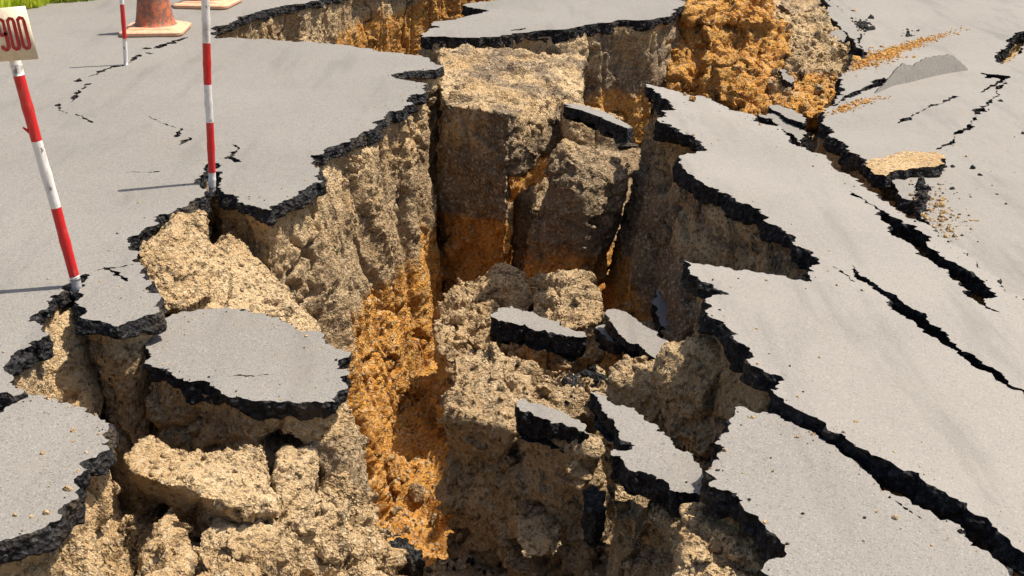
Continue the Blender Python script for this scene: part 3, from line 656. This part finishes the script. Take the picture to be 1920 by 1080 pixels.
block('soil_wedge', 'sunlit slope of tan earth slipping from under the road edge', 'soil wedge', [
    [yp(270, 455, 4.5), yp(330, 410, 4.68), yp(392, 395, 4.75), yp(398, 560, 4.45), yp(290, 590, 4.2), yp(262, 500, 4.4), zp(280, 560, -.75), zp(390, 560, -.75), zp(330, 400, -.5)],
    [yp(408, 440, 4.72), yp(430, 428, 4.78), yp(470, 480, 4.72), yp(560, 580, 4.62), yp(592, 625, 4.55), yp(580, 680, 4.45), yp(300, 640, 4.25), yp(400, 500, 4.62), zp(420, 560, -.9), zp(580, 600, -.9)]],
    vox=.010, seed=39, amp=.7, grey=.1, seam=-3, fis=.6)
block('soil_wedge', 'thin tan ridge in the crevice beside the small notched piece', 'soil wedge', [
    fb([(100, 600, 4.0), (140, 575, 4.1), (150, 640, 3.95), (140, 690, 3.85), (165, 775, 3.7), (60, 760, 3.72)], .12, -.7)], vox=.008, seed=40, amp=.55, grey=.05, seam=-3)
block('soil_block', 'orange-brown boulder at the end of the rubble slope on the lower asphalt', 'soil boulder', [
    [yp(1500, 205, 8.75), yp(1520, 188, 8.8), yp(1545, 180, 8.85), yp(1570, 205, 8.7), yp(1548, 222, 8.55), yp(1512, 222, 8.6), yp(1530, 205, 9.0)]], vox=.012, seed=41, amp=.35, grey=.1, seam=1.0)
block('soil_block', 'dark brown plate of earth leaning at the top of the rubble slope', 'soil block', [
    [yp(1455, -40, 11.2), yp(1530, -40, 11.2), yp(1545, 22, 10.5), yp(1490, 36, 10.4), yp(1462, 8, 10.7), yp(1500, 30, 10.9)]], vox=.016, seed=42, amp=.4, grey=1.0, seam=-3)
block('soil_block', 'grey-brown earth pedestal under the small cracked grey plate', 'soil block', [
    fb([(1215, 640, 5.55), (1300, 625, 5.55), (1330, 660, 5.4), (1240, 690, 5.3)], .25, -1.3)], vox=.014, seed=43, amp=.8, grey=1.0, seam=-3)

# ================================================================== broken asphalt chunks
R0 = np.random.RandomState(3)
def chunk(label, outline, pl, seed, thick=.08, top=None, flare=.0, k=.2, holes=(), soil=0.0, **kw):
    c0 = np.mean([q[:2] for q in outline], 0)
    t = thing('asphalt_chunk', label, 'asphalt chunk', tuple(on(c0[0], c0[1], pl)))
    S = Slab(outline, pl, seed, k=k, stop=.012, holes=holes, und=.003)
    S.surface('top_surface', t, [top or TAR, BLACK], .08, bottom=True, thick=thick); S.edges(t, thick=thick, flare=flare)
    if soil: S.soil(t, soil, res=.012, thick=thick, seam=-3, grey=.6, under=.03, name='clinging_soil', holes_depth=0, sm=.04)
    return t
chunk('curved asphalt chunk with a thick black side lying across the pale mounds', [(920, 588), (935, 577), (960, 573), (1000, 584), (1050, 600), (1095, 621), (1100, 631), (1062, 630), (1020, 617), (985, 606), (945, 602)], lvl(-.52, -.1, .12, .1, 5.05), 51, thick=.10)
chunk('flat pale asphalt flake sloping down between the mounds and the cracked plate', [(1133, 588), (1150, 580), (1180, 590), (1212, 613), (1266, 650), (1262, 668), (1242, 682), (1222, 668), (1198, 645), (1166, 632), (1150, 608)], lvl(-.46, -.05, .1, .5, 4.7), 52, thick=.07, k=.1)
chunk('small shaded grey plate cracked into pieces under the tilted sheet', [(1225, 560), (1245, 533), (1284, 541), (1297, 578), (1292, 612), (1262, 618), (1232, 592)], lvl(-.66, 0, .3, .7, 5.5), 53, thick=.07)
chunk('narrow chunk with a tall black side on top of the stout column', [(968, 760), (985, 749), (1030, 764), (1062, 776), (1100, 800), (1106, 815), (1085, 808), (1050, 792), (1010, 782), (980, 772)], lvl(-.44, -.1, .15, .1, 4.0), 54, thick=.11)
chunk('long narrow asphalt chunk pointing up out of the rubble', [(1106, 737), (1125, 739), (1170, 760), (1215, 790), (1262, 830), (1300, 860), (1316, 882), (1313, 928), (1285, 922), (1255, 918), (1230, 898), (1200, 882), (1170, 864), (1145, 852), (1150, 842), (1186, 842), (1160, 818), (1152, 798), (1128, 770)], lvl(-.17, -.02, .1, .35, 3.4), 55, thick=.085, soil=.0)
chunk('asphalt cap slanting across the top of the slim earth pillar', [(1058, 198), (1090, 206), (1130, 221), (1176, 242), (1180, 236), (1150, 217), (1110, 200), (1068, 192)], lvl(-.11, -.22, -.18, .45, 7.3), 56, thick=.07, k=.1)
chunk('pale curled asphalt strip at the top of the lower sheet beside the rubble', [(1540, -8), (1562, 6), (1592, 32), (1612, 66), (1616, 92), (1600, 76), (1576, 50), (1552, 22)], lvl(-.19, -.1, 0, 2.6, 10.2), 57, thick=.08, k=.1)
chunk('grey scrap of asphalt lying in the rubble below the curled strip', [(1562, 58), (1580, 57), (1594, 70), (1585, 80), (1565, 74)], lvl(-.22, 0, .4, 2.5, 10), 58, thick=.06)
chunk('pale asphalt splinter half buried at the foot of the orange bank', [(1462, 128), (1474, 134), (1490, 150), (1484, 156), (1468, 146)], lvl(-.36, 0, .3, 2.0, 9.4), 59, thick=.08)
chunk('narrow asphalt strip leaning at the gap by the orange boulder', [(1444, 196), (1460, 197), (1490, 208), (1512, 222), (1505, 232), (1478, 222)], lvl(-.30, -.1, .1, 1.9, 8.4), 60, thick=.09)
chunk('crazed asphalt piece down in the gap beside the tilted sheet', [(1420, 212), (1450, 212), (1485, 232), (1510, 252), (1500, 268), (1460, 240)], lvl(-.36, -.1, .2, 1.9, 8.0), 61, thick=.08)
rb = [(1640, 178), (1680, 170), (1720, 161), (1760, 151), (1790, 143), (1816, 134)]      # foot of the flap on the lower sheet
rt = [(1640, 175), (1660, 160), (1682, 136), (1700, 123), (1716, 127), (1732, 117), (1756, 110), (1792, 106), (1803, 116), (1816, 131)]
t = thing('asphalt_flap', 'shaded grey asphalt flap thrust up along a ridge in the lower sheet', 'asphalt chunk', tuple(on(1730, 158, k_pl)))
foot = np.array([on(x, y, k_pl) for x, y in rb]); fy = np.polyfit([q[0] for q in rb], foot[:, 1], 1)
def fl(x, y, back=0.0):
    p = yp(x, y, np.polyval(fy, x)); p[1] += back + (.5 * max(0, p[2] + .27)); return p
bpx = np.interp(np.linspace(1640, 1816, 60), [q[0] for q in rb], [q[1] for q in rb]); tpx = np.interp(np.linspace(1640, 1816, 60), [q[0] for q in rt], [q[1] for q in rt])
xs = np.linspace(1640, 1816, 60); tpx = tpx + R0.normal(0, .8, 60)
rows = [[fl(x, b_ + 4) for x, b_ in zip(xs, bpx)], [fl(x, (a_ + b_) / 2) for x, a_, b_ in zip(xs, tpx, bpx)], [fl(x, a_) for x, a_ in zip(xs, tpx)]]
obj('face', mesh_np('face', np.concatenate(rows), grid_faces(3, 60), TAR), t)
rows = [[fl(x, a_) for x, a_ in zip(xs, tpx)], [fl(x, a_ + 1, .03) + np.array([0, 0, -.004]) for x, a_ in zip(xs, tpx)], [fl(x, a_ + 8, .06) for x, a_ in zip(xs, tpx)], [fl(x, b_ + 8, .06) for x, b_ in zip(xs, bpx)]]
obj('broken_rim', mesh_np('broken_rim', np.concatenate(rows), grid_faces(4, 60), BLACK), t)
chunk('triangular crumbled asphalt scrap beside the flat pale flake', [(1128, 608), (1140, 606), (1160, 622), (1172, 642), (1150, 640), (1132, 626)], lvl(-.52, 0, .1, .4, 4.8), 63, thick=.06)
chunk('dark asphalt lump lodged in the sunlit slope under the road edge', [(388, 484), (402, 476), (432, 482), (438, 498), (420, 508), (398, 502)], lvl(-.20, .2, .2, -1.05, 4.75), 64, top=BLACK, thick=.09)
chunk('black upturned asphalt lump on the chasm bottom', [(725, 1018), (750, 1006), (792, 1030), (796, 1052), (765, 1048), (735, 1040)], lvl(-1.0, .2, .3, -.35, 4.0), 65, top=BLACK, thick=.12)
chunk('black asphalt lump jammed beneath the long narrow chunk', [(1092, 918), (1112, 908), (1136, 920), (1138, 950), (1118, 960), (1096, 945)], lvl(-.42, 0, .4, .25, 3.4), 66, top=BLACK, thick=.14)
# slab that fell face down: earth on top, asphalt below
ov = [(1618, 310), (1640, 299), (1680, 291), (1720, 286), (1755, 286), (1771, 293), (1766, 305), (1740, 314), (1700, 321), (1662, 332), (1640, 328)]
t = thing('overturned_slab', 'overturned slab with tan earth on top lying on the lower asphalt', 'asphalt chunk', tuple(on(1695, 308, lvl(-.18))))
S = Slab(ov, lvl(-.20), 67, k=.15, und=.004)
S.edges(t, thick=.065, flare=.015)
o = S.surface('earth_layer', t, SOIL, .03); o['seam_z'] = -3.0; o['greyness'] = .1
o.location.z += .006

# ================================================================== poles, number board, traffic cones
def tube(name, pts, rads, mat, parent, n=20, caps=True):
    P = np.array(pts, float); V = []
    for i, p in enumerate(P):
        T = P[min(i + 1, len(P) - 1)] - P[max(i - 1, 0)]; T /= np.linalg.norm(T)
        a = np.cross(T, [0, 1, 0]); a /= np.linalg.norm(a); b_ = np.cross(T, a)
        ang = np.linspace(0, 2 * np.pi, n, endpoint=False)
        V.append(p + rads[i] * (np.cos(ang)[:, None] * a + np.sin(ang)[:, None] * b_))
    V = np.concatenate(V); F = [grid_faces(len(P), n, True)]
    if caps:
        c = len(V); V = np.r_[V, P[:1], P[-1:]]; r = np.arange(n); e = (len(P) - 1) * n
        F += [np.stack([r, (r + 1) % n, np.full(n, c)], 1), np.stack([e + (r + 1) % n, e + r, np.full(n, c + 1)], 1)]
    return obj(name, mesh_np(name, V, F, mat), parent)
def pole(label, base, Y, marks, r0, r1, top, wob, dy=0.0):
    """marks: pixel points up the pole (x, y) with the paint that runs from each to the next"""
    bpt = yp(base[0], base[1], Y)
    t = thing('marker_pole', label, 'pole', tuple(bpt), 'red and white marker poles')
    zs = len(marks)
    for i in range(zs):
        a = marks[i]; b_ = marks[i + 1] if i + 1 < zs else top
        pa, pb = yp(a[0], a[1], Y + dy * i / zs), yp(b_[0], b_[1], Y + dy * (i + 1) / zs)
        n = 8; pts, rr = [], []
        for k in range(n + 1):
            f = (i + k / n) / zs; p = pa + (pb - pa) * k / n
            p[0] += wob * math.sin(f * 9); pts.append(p)
            g = (1 + .10 * math.exp(-((k / n - .5) / .08) ** 2))
            rr.append((r0 + (r1 - r0) * f) * g)
        m = {'r': RED, 'w': WHITE, 'g': GREYP}[a[2]]
        tube({'r': 'red_band', 'w': 'white_band', 'g': 'bare_foot'}[a[2]], pts, rr, m, t, caps=(i == 0 or i == zs - 1))
    return t
YA = zp(146, 545, -.02)[1]
pA = pole('leaning red and white pole that carries a number board', (146, 556), YA, [(147, 556, 'g'), (140, 522, 'w'), (139, 517, 'r'), (106, 389, 'w'), (69, 264, 'r'), (34, 141, 'w')], .0165, .0185, (24, 104), .002)
# twig stub on the pole
tube('twig_stub', [yp(58, 250, YA), yp(50, 244, YA - .01), yp(43, 239, YA - .015)], [.006, .005, .003], RED, pA, 8)
YB = zp(398, 352, -.02)[1]
pole('upright red and white pole set in the black hole at the road edge', (398, 366), YB, [(398, 366, 'g'), (397, 350, 'w'), (397, 323, 'r'), (394, 229, 'w'), (390, 158, 'r'), (387, 80, 'w'), (384, -4, 'r')], .0150, .0175, (383, -35), .002)
YC = zp(236, 121, 0)[1]
pole('thin red and white pole standing between the board pole and the traffic cone', (236, 122), YC, [(236, 122, 'w'), (233, 72, 'r'), (229, 8, 'w'), (226, -45, 'r'), (224, -90, 'w')], .0130, .0135, (223, -110), .002)
# number board: nailed flat across the pole
YS = YA - .03
def board_pt(u, v, off=0.0):   # u across 0..1, v up 0..1 ; tilted with the pole
    tl, tr, br, bl = yp(-42, 20, YS), yp(45, 12, YS), yp(70, 111, YS), yp(-22, 117, YS)
    a = tl * (1 - u) + tr * u; b_ = bl * (1 - u) + br * u
    p = b_ * (1 - v) + a * v
    return p + np.array([0, -off, 0])
sg = thing('number_board', 'cream board with tall red painted numerals fixed to the leaning pole', 'sign', tuple(board_pt(.5, 0)))
def quad_prism(c4, d):
    P = np.array(c4); Q = P + np.array([0, d, 0])
    return np.r_[P, Q], np.array([(0, 1, 2, 3), (7, 6, 5, 4), (0, 4, 5, 1), (1, 5, 6, 2), (2, 6, 7, 3), (3, 7, 4, 0)])
V, F = quad_prism([board_pt(0, 0), board_pt(1, 0), board_pt(1, 1), board_pt(0, 1)], .012)
obj('panel', mesh_np('panel', V, F, BOARD, smooth=False), sg)
# pole end behind the board
tube('fixing_batten', [yp(24, 106, YS + .045), yp(12, 60, YS + .045), yp(4, 24, YS + .045)], [.016, .016, .015], WHITE, sg, 14)
def stroke(path, wdt, name):
    P = np.array([board_pt(u, v, .0025) for u, v in path]); V = []
    for i in range(len(P)):
        T = P[min(i + 1, len(P) - 1)] - P[max(0, i - 1)]; nrm = np.array([T[2], 0, -T[0]]); nrm /= np.linalg.norm(nrm)
        ww = wdt * (1 + .18 * math.sin(i * 1.7 + path[0][0] * 30))
        V += [P[i] - nrm * ww, P[i] + nrm * ww]
    V = np.array(V); n = len(P); V2 = V + np.array([0, -.0012, 0]); m = len(V)
    a = np.arange(n - 1) * 2
    f1 = np.stack([a, a + 1, a + 3, a + 2], 1)
    F = np.r_[f1 + m, f1[:, ::-1], np.stack([a, a + 2, a + 2 + m, a + m], 1), np.stack([a + 1, a + 1 + m, a + 3 + m, a + 3], 1)]
    obj(name, mesh_np(name, np.r_[V, V2], F, DIGIT, smooth=False), sg)
def zero(u0, w_, v0, v1):
    pts = []; cu = u0 + w_ / 2; r = w_ / 2; asp = .95
    for k in range(13): a = math.pi * k / 12; pts.append((cu + r * math.cos(a), v1 - r * asp + r * asp * math.sin(a)))
    for k in range(13): a = math.pi + math.pi * k / 12; pts.append((cu + r * math.cos(a), v0 + r * asp + r * asp * math.sin(a)))
    pts.append(pts[0]); stroke(pts, .0052, 'numeral')
zero(.585, .125, .22, .80); zero(.80, .125, .22, .80)
cu, r = .43, .0625                                   # the nine
nine = [(cu - r, .30)] + [(cu + r * math.cos(a), .28 - .05 * math.sin(a) * 0 + .06 * math.sin(a)) for a in np.linspace(math.pi, 2 * math.pi, 9)] + [(cu + r, .5), (cu + r, .74)] + \
    [(cu + r * math.cos(a), .74 + .06 * math.sin(a)) for a in np.linspace(0, math.pi, 9)] + [(cu - r, .58)] + [(cu + r * math.cos(a), .55 + .05 * math.sin(a)) for a in np.linspace(math.pi, 2 * math.pi, 7)]
stroke(nine, .0052, 'numeral')

def cone_mesh(label, cx, cy, wpx, rot):
    base = zp(cx, cy, 0); depth = base[1] * cT + H * sT
    bw = wpx / FPX * depth / (math.cos(rot) + .0) ; s = bw / .40
    t = thing('traffic_cone', label, 'traffic cone', tuple(base), 'traffic cones')
    # square rubber base with raised inner step
    bm = bmesh.new()
    def sq(half, z, rc):
        out = []
        for qx, qy in ((1, 1), (-1, 1), (-1, -1), (1, -1)):
            a0 = math.atan2(qy, qx) - math.pi / 4
            for k in range(5):
                a = a0 + k * math.pi / 8
                out.append((qx * (half - rc) + rc * math.cos(a), qy * (half - rc) + rc * math.sin(a), z))
        return out
    rings = [sq(.195, .004, .05), sq(.20, .014, .05), sq(.20, .026, .05), sq(.188, .034, .045), sq(.158, .038, .04), sq(.15, .048, .05), sq(.14, .05, .07)]
    vv = [[bm.verts.new(q) for q in r_] for r_ in rings]; n = len(vv[0])
    for a, b_ in zip(vv, vv[1:]):
        for i in range(n): bm.faces.new((a[i], a[(i + 1) % n], b_[(i + 1) % n], b_[i]))
    bm.faces.new(vv[0][::-1]); bm.faces.new(vv[-1])
    me = from_bm('base', bm, CONEB, False)
    b = bpy.data.objects.new('base', me); C.objects.link(b); b.parent = t
    # conical body with a rolled collar and rounded tip
    prof = [(.142, .047), (.134, .052), (.126, .062), (.119, .09), (.112, .13), (.098, .22), (.083, .32), (.066, .43), (.05, .54), (.036, .63), (.032, .66), (.034, .675), (.030, .69), (.0, .695)]
    n = 40; V = []
    for r_, z in prof:
        a = np.linspace(0, 2 * np.pi, n, endpoint=False); V.append(np.c_[r_ * np.cos(a), r_ * np.sin(a), np.full(n, z)])
    me = mesh_np('cone_body', np.concatenate(V), grid_faces(len(prof), n, True), CONE)
    b2 = bpy.data.objects.new('cone_body', me); C.objects.link(b2); b2.parent = t
    t.scale = (s, s, s); t.rotation_euler = (0, 0, rot)
    return t
cone_mesh('dirty faded orange traffic cone standing over the crack', 293, 60, 116, .06)
cone_mesh('brighter orange traffic cone on a pale base behind the upright pole', 391, 10, 104, -.12)

# ================================================================== uncountable crumbs, grass
_ico = []
for s_ in range(5):
    bm = bmesh.new(); bmesh.ops.create_icosphere(bm, subdivisions=1, radius=1)
    V = np.array([v.co[:] for v in bm.verts]); F = np.array([[v.index for v in f.verts] for f in bm.faces]); bm.free()
    V = V * (1 + .55 * perlin(V * 1.3 + s_ * 9.1))[:, None] * np.array([1, .85, .65])
    _ico.append((V, F))
def crumbs(name, label, cat, pts, rads, mat, seed, **kw):
    R = np.random.RandomState(seed); VV, FF, n0 = [], [], 0
    for p, r_ in zip(pts, rads):
        V, F = _ico[R.randint(5)]
        q = R.normal(size=(3, 3)); Q, _ = np.linalg.qr(q)
        W = (V @ Q.T) * r_ * R.uniform(.75, 1.3, 3) + p
        VV.append(W); FF.append(F + n0); n0 += len(W)
    return obj(name, mesh_np(name, np.concatenate(VV), np.concatenate(FF), mat, smooth=False), None, kind='stuff', label=label, category=cat, **kw)
bpy.context.view_layer.update()
dg = bpy.context.evaluated_depsgraph_get()
_clods = []
def clod_mesh(k):
    Rr = np.random.RandomState(100 + k); bm = bmesh.new()
    pts = Rr.normal(size=(11, 3)); pts /= np.linalg.norm(pts, axis=1)[:, None]; pts *= np.array([1, .8, .7]) * Rr.uniform(.8, 1.1, (11, 1))
    vv = [bm.verts.new(tuple(q)) for q in pts]; r = bmesh.ops.convex_hull(bm, input=vv)
    junk = [e for e in r['geom_interior'] + r['geom_unused'] if isinstance(e, bmesh.types.BMVert)]
    if junk: bmesh.ops.delete(bm, geom=list(set(junk)), context='VERTS')
    bmesh.ops.triangulate(bm, faces=bm.faces); bmesh.ops.subdivide_edges(bm, edges=bm.edges, cuts=9, use_grid_fill=True)
    V = np.array([v.co[:] for v in bm.verts]); Nn = V / np.linalg.norm(V, axis=1)[:, None]
    V = V + Nn * (soil_disp(V * .09, 60 + k, 1.0, 0, 1.0, 0) / .075)[:, None]
    for v, q in zip(bm.verts, V): v.co = q
    return from_bm('soil_clod', bm, SOIL)
for k in range(7): _clods.append(clod_mesh(k))
def clods(spots, label, group, seam=-3.0, grey=.2, seed=0):
    Rr = np.random.RandomState(seed)
    for x, y, rpx in spots:
        d = ray(x, y); hit, loc, nrm, _, ob, _ = scene.ray_cast(dg, Vector((0, 0, H)), Vector(d).normalized())
        if not hit: continue
        depth = loc.y * cT + (H - loc.z) * sT; r_ = rpx / FPX * depth
        o = obj('soil_clod', _clods[Rr.randint(7)], None, label=label, category='soil clod', group=group, kind='thing', seam_z=float(seam), greyness=float(grey))
        o.location = loc + Vector((0, .25 * r_, .15 * r_)); o.scale = (r_, r_, r_ * Rr.uniform(.75, 1.0)); o.rotation_euler = tuple(Rr.uniform(0, 6.28, 3))
def clod_sets(group, sets, **kw):
    for n, (label, spots) in enumerate(sets): clods(spots, label, group, seed=kw.get('seed', 0) * 10 + n, **{k: v for k, v in kw.items() if k != 'seed'})
clod_sets('clods below the sunken slab', [
    ('large tan clod tucked under the near side of the largest boulder', [(455, 1030, 34)]),
    ('tan clod between the pointed clod and the largest boulder', [(345, 985, 20), (300, 1040, 26)]),
    ('broad tan clod on the rubble heap under the sunken slab', [(520, 1045, 30), (610, 1055, 30)]),
    ('tan clod high on the rubble heap against the slab bank', [(640, 985, 24), (575, 1010, 26), (600, 965, 16), (545, 985, 18)]),
    ('tan clod at the edge of the rubble heap above the deep chasm', [(670, 1040, 22)]),
    ('small tan clod at the bottom of the rubble heap', [(490, 1070, 22), (580, 1070, 18)]),
    ('tan clod resting on the low clod beside the rubble heap', [(395, 1065, 26)]),
    ('tan clod caught on the bank under the ragged slab edge', [(235, 990, 22), (215, 920, 16)]),
    ('little clod sitting on top of the largest boulder', [(345, 900, 14)]),
    ('little clod on top of the upright clod', [(560, 890, 14)])], grey=.1, seed=1)
clod_sets('clods among the chunks', [
    ('pale clod on the mound at the foot of the tall block', [(860, 600, 20), (905, 560, 22), (955, 545, 16)]),
    ('pale clod on the round heap behind the curved chunk', [(1030, 570, 22), (1080, 575, 18)]),
    ('pale clod on the crown of the brown column', [(870, 650, 18), (920, 670, 22), (890, 690, 14), (960, 720, 18)]),
    ('pale clod just under the black side of the curved chunk', [(985, 665, 20), (1060, 690, 26)]),
    ('pale clod above the narrow black-sided chunk', [(1100, 720, 20), (1020, 735, 24)]),
    ('clod on the shaded lump below the flat pale flake', [(1165, 670, 20), (1200, 680, 22), (1225, 720, 18)])], grey=.3, seed=2)
clod_sets('clods on the chasm bottom', [
    ('brown clod at the foot of the orange wall', [(740, 960, 20), (780, 930, 24), (760, 1000, 16)]),
    ('brown clod beside the foot of the brown column', [(810, 985, 22), (850, 1010, 18), (900, 1060, 20)]),
    ('brown clod stuck to the face of the stout column', [(985, 960, 18), (1020, 900, 16), (1075, 960, 22), (1060, 1040, 26), (1010, 1060, 20)]),
    ('brown clod in the gap beside the black jammed lump', [(1130, 1030, 22), (1165, 1010, 18)]),
    ('brown clod under the long narrow asphalt chunk', [(1220, 1040, 22), (1180, 1065, 16)])], grey=.6, seed=3)
clod_sets('clods on the rubble slope', [
    ('brown clod at the top of the rubble slope beside the leaning earth plate', [(1470, 60, 14), (1500, 45, 12), (1530, 70, 12)]),
    ('brown clod half way down the rubble slope', [(1500, 90, 16), (1540, 110, 14), (1515, 140, 16), (1455, 140, 12)]),
    ('brown clod at the edge of the rubble slope near the sand streak', [(1560, 140, 14), (1580, 105, 12), (1600, 110, 9)]),
    ('brown clod just above the orange-brown boulder', [(1480, 175, 14), (1535, 170, 12)])], seam=-.45, grey=.5, seed=4)
clod_sets('orange clods on the bank', [
    ('orange clod on the upper part of the eroded bank', [(1320, 90, 14), (1400, 30, 14), (1440, 45, 12)]),
    ('orange clod on the right flank of the eroded bank', [(1425, 100, 16)]),
    ('orange clod at the foot of the eroded bank behind the tilted sheet', [(1350, 170, 14), (1450, 190, 14), (1380, 195, 12), (1300, 190, 12)])], seam=.5, grey=.0, seed=5)
clod_sets('clods on the tan heap', [
    ('tan clod on top of the heap below the saw-toothed wedge', [(1305, 1000, 16), (1370, 1005, 14)]),
    ('tan clod on the near slope of the heap below the saw-toothed wedge', [(1340, 1030, 20), (1385, 1050, 18), (1320, 1060, 18)])], grey=.0, seed=6)
clod_sets('orange clods in the chasm', [
    ('orange clod lodged between the tall ochre wall and the brown column', [(790, 745, 22), (815, 760, 18)]),
    ('orange clod at the foot of the tall ochre wall', [(760, 900, 22), (735, 925, 20), (775, 880, 16), (720, 880, 14)])], seam=.5, grey=0, seed=7)
bpy.context.view_layer.update(); dg = bpy.context.evaluated_depsgraph_get()
def drop(xy, want):
    """land points on whatever soil lies below"""
    out = []
    for x, y in xy:
        hit, loc, nrm, _, ob, _ = scene.ray_cast(dg, Vector((x, y, 3.0)), Vector((0, 0, -1)))
        if hit and ob.name.split('.')[0] in want and nrm.z > .25: out.append(np.array(loc))
    return out
R = np.random.RandomState(5)
soilish = {'soil_block', 'soil_pillar', 'orange_bank', 'debris_slope', 'soil_mound', 'soil_column', 'soil_boulder', 'soil_heap', 'soil_wedge', 'chasm_floor', 'soil_bank', 'soil_clod'}
xy = np.c_[R.uniform(-1.7, 1.2, 9000), R.uniform(2.3, 6.4, 9000)]
P = drop(xy, soilish)
crumbs('soil_crumbs', 'loose tan crumbs of earth scattered over the rubble', 'earth', P, np.minimum(.022, .003 + R.exponential(.0042, len(P))), SOIL, 1, seam_z=-3.0, greyness=.3)
xy = np.c_[R.uniform(1.7, 2.8, 1500), R.uniform(8.6, 10.6, 1500)]
P = drop(xy, {'debris_slope', 'chasm_floor', 'soil_block'})
crumbs('soil_crumbs', 'brown lumps of earth lying on the rubble slope', 'earth', P, np.minimum(.04, .006 + R.exponential(.008, len(P))), SOIL, 2, seam_z=-.42, greyness=.4)
def px_scatter(n, cx, cy, sx, sy, ang, pl, want):
    a = R.normal(size=(n, 2)) * [sx, sy]; c, s_ = math.cos(ang), math.sin(ang)
    q = a @ np.array([[c, s_], [-s_, c]]) + [cx, cy]
    return drop([on(x, y, pl)[:2] for x, y in q], want)
P = px_scatter(1800, 1690, 92, 45, 3.5, -.33, k_pl, {'asphalt_surface'}) + px_scatter(1500, 1622, 116, 30, 8, -.2, k_pl, {'asphalt_surface', 'debris_slope'}) + px_scatter(300, 1600, 203, 25, 4, -.25, k_pl, {'asphalt_surface'}) + px_scatter(160, 1590, 55, 18, 14, 0, k_pl, {'asphalt_surface'})
crumbs('sand_streak', 'streaks of orange sand spilled across the lower asphalt', 'sand', P, .0025 + R.exponential(.0035, len(P)), SOIL, 3, seam_z=-.05, greyness=.0)
P = px_scatter(330, 1748, 402, 32, 22, .6, k_pl, {'asphalt_surface'}) + px_scatter(30, 1820, 330, 60, 60, 0, k_pl, {'asphalt_surface'})
crumbs('soil_crumbs', 'tan crumbs strewn on the lower asphalt near the tilted sheet', 'earth', P, .003 + R.exponential(.004, len(P)), SOIL, 4, seam_z=-3.0, greyness=.2)
P = px_scatter(260, 1722, 392, 7, 18, .2, k_pl, {'asphalt_surface'}) + px_scatter(120, 1614, 50, 10, 7, 0, k_pl, {'asphalt_surface'}) + px_scatter(30, 1708, 62, 8, 6, 0, k_pl, {'asphalt_surface'}) + px_scatter(22, 1850, 340, 60, 90, 0, k_pl, {'asphalt_surface'})
crumbs('asphalt_crumbs', 'black asphalt crumbs scattered on the lower sheet', 'asphalt crumbs', P, .004 + R.exponential(.007, len(P)), BLACK, 5)
xy = np.c_[R.uniform(-.45, .15, 420), R.uniform(3.5, 4.6, 420)]; P = drop(xy, {'chasm_floor', 'soil_crumbs'})
xy = np.c_[R.normal(.32, .12, 300), R.normal(4.75, .12, 300)]; P += drop(xy, soilish | {'soil_crumbs'})
crumbs('asphalt_crumbs', 'black asphalt crumbs heaped among the rubble in the chasm', 'asphalt crumbs', P, .006 + R.exponential(.007, len(P)), BLACK, 6)

# grit spilled on the tarmac along the breaks
def spill(loop, n, sd_, seed):
    Rr = np.random.RandomState(seed); k = Rr.randint(0, len(loop), n)
    return drop(loop[k] + Rr.normal(0, sd_, (n, 2)), {'asphalt_surface', 'top_surface'})
Lv = L.loop[L.vis]
P = spill(Lv, 200, .04, 1) + spill(J1.loop[J1.vis], 160, .05, 2) + spill(J2.loop[J2.vis], 80, .05, 3) + spill(SE.loop, 50, .04, 4) + spill(SD.loop[SD.vis], 50, .04, 5)
crumbs('asphalt_grit', 'dark grit spilled on the tarmac along the broken edges', 'grit', P, .0012 + R.exponential(.0016, len(P)), BLACK, 7)
P = spill(Lv, 260, .09, 11) + spill(J1.loop[J1.vis], 200, .10, 12) + spill(J2.loop[J2.vis], 120, .08, 13) + spill(SE.loop, 120, .07, 14) + spill(SD.loop[SD.vis], 120, .08, 15)
crumbs('soil_grit', 'specks of tan earth spilled on the tarmac along the broken edges', 'grit', P, .0016 + R.exponential(.0022, len(P)), SOIL, 8, seam_z=-3.0, greyness=.0)

# verge: blades beyond the road's outer edge
e0, ed = np.array([-3.86, 9.73]), np.array([.37, .93]); en = np.array([-.93, .37])
n = 90000
tpos = R.uniform(-3.0, 7.5, n); dd = R.exponential(.5, n) - .06 + .10 * np.sin(tpos * 5) + .06 * np.sin(tpos * 13)
b0 = e0 + tpos[:, None] * ed + dd[:, None] * en
hgt = R.uniform(.08, .20, n); ang = R.uniform(0, 2 * np.pi, n); wd = R.uniform(.006, .014, n)
side = np.c_[np.cos(ang), np.sin(ang), np.zeros(n)]; lean = np.c_[R.normal(0, .035, n), R.normal(0, .035, n), hgt]
B = np.c_[b0, np.full(n, -.02)]
V = np.stack([B - side * wd[:, None], B + side * wd[:, None], B + side * wd[:, None] * .6 + lean * .6, B + lean], 1).reshape(-1, 3)
i4 = np.arange(n) * 4
obj('grass', mesh_np('grass', V, [np.stack([i4, i4 + 1, i4 + 2], 1), np.stack([i4, i4 + 2, i4 + 3], 1)], GRASS, smooth=False), None, kind='stuff', label='bright green grass along the outer edge of the road', category='grass')
vg = np.array([(*(e0 - 9 * ed), -.015), (*(e0 + 30 * ed), -.015), (*(e0 + 30 * ed + 60 * en), -.015), (*(e0 - 9 * ed + 60 * en), -.015)])
obj('verge', mesh_np('verge', vg, np.array([(0, 1, 2, 3)]), GRASS, smooth=False), None, kind='structure')
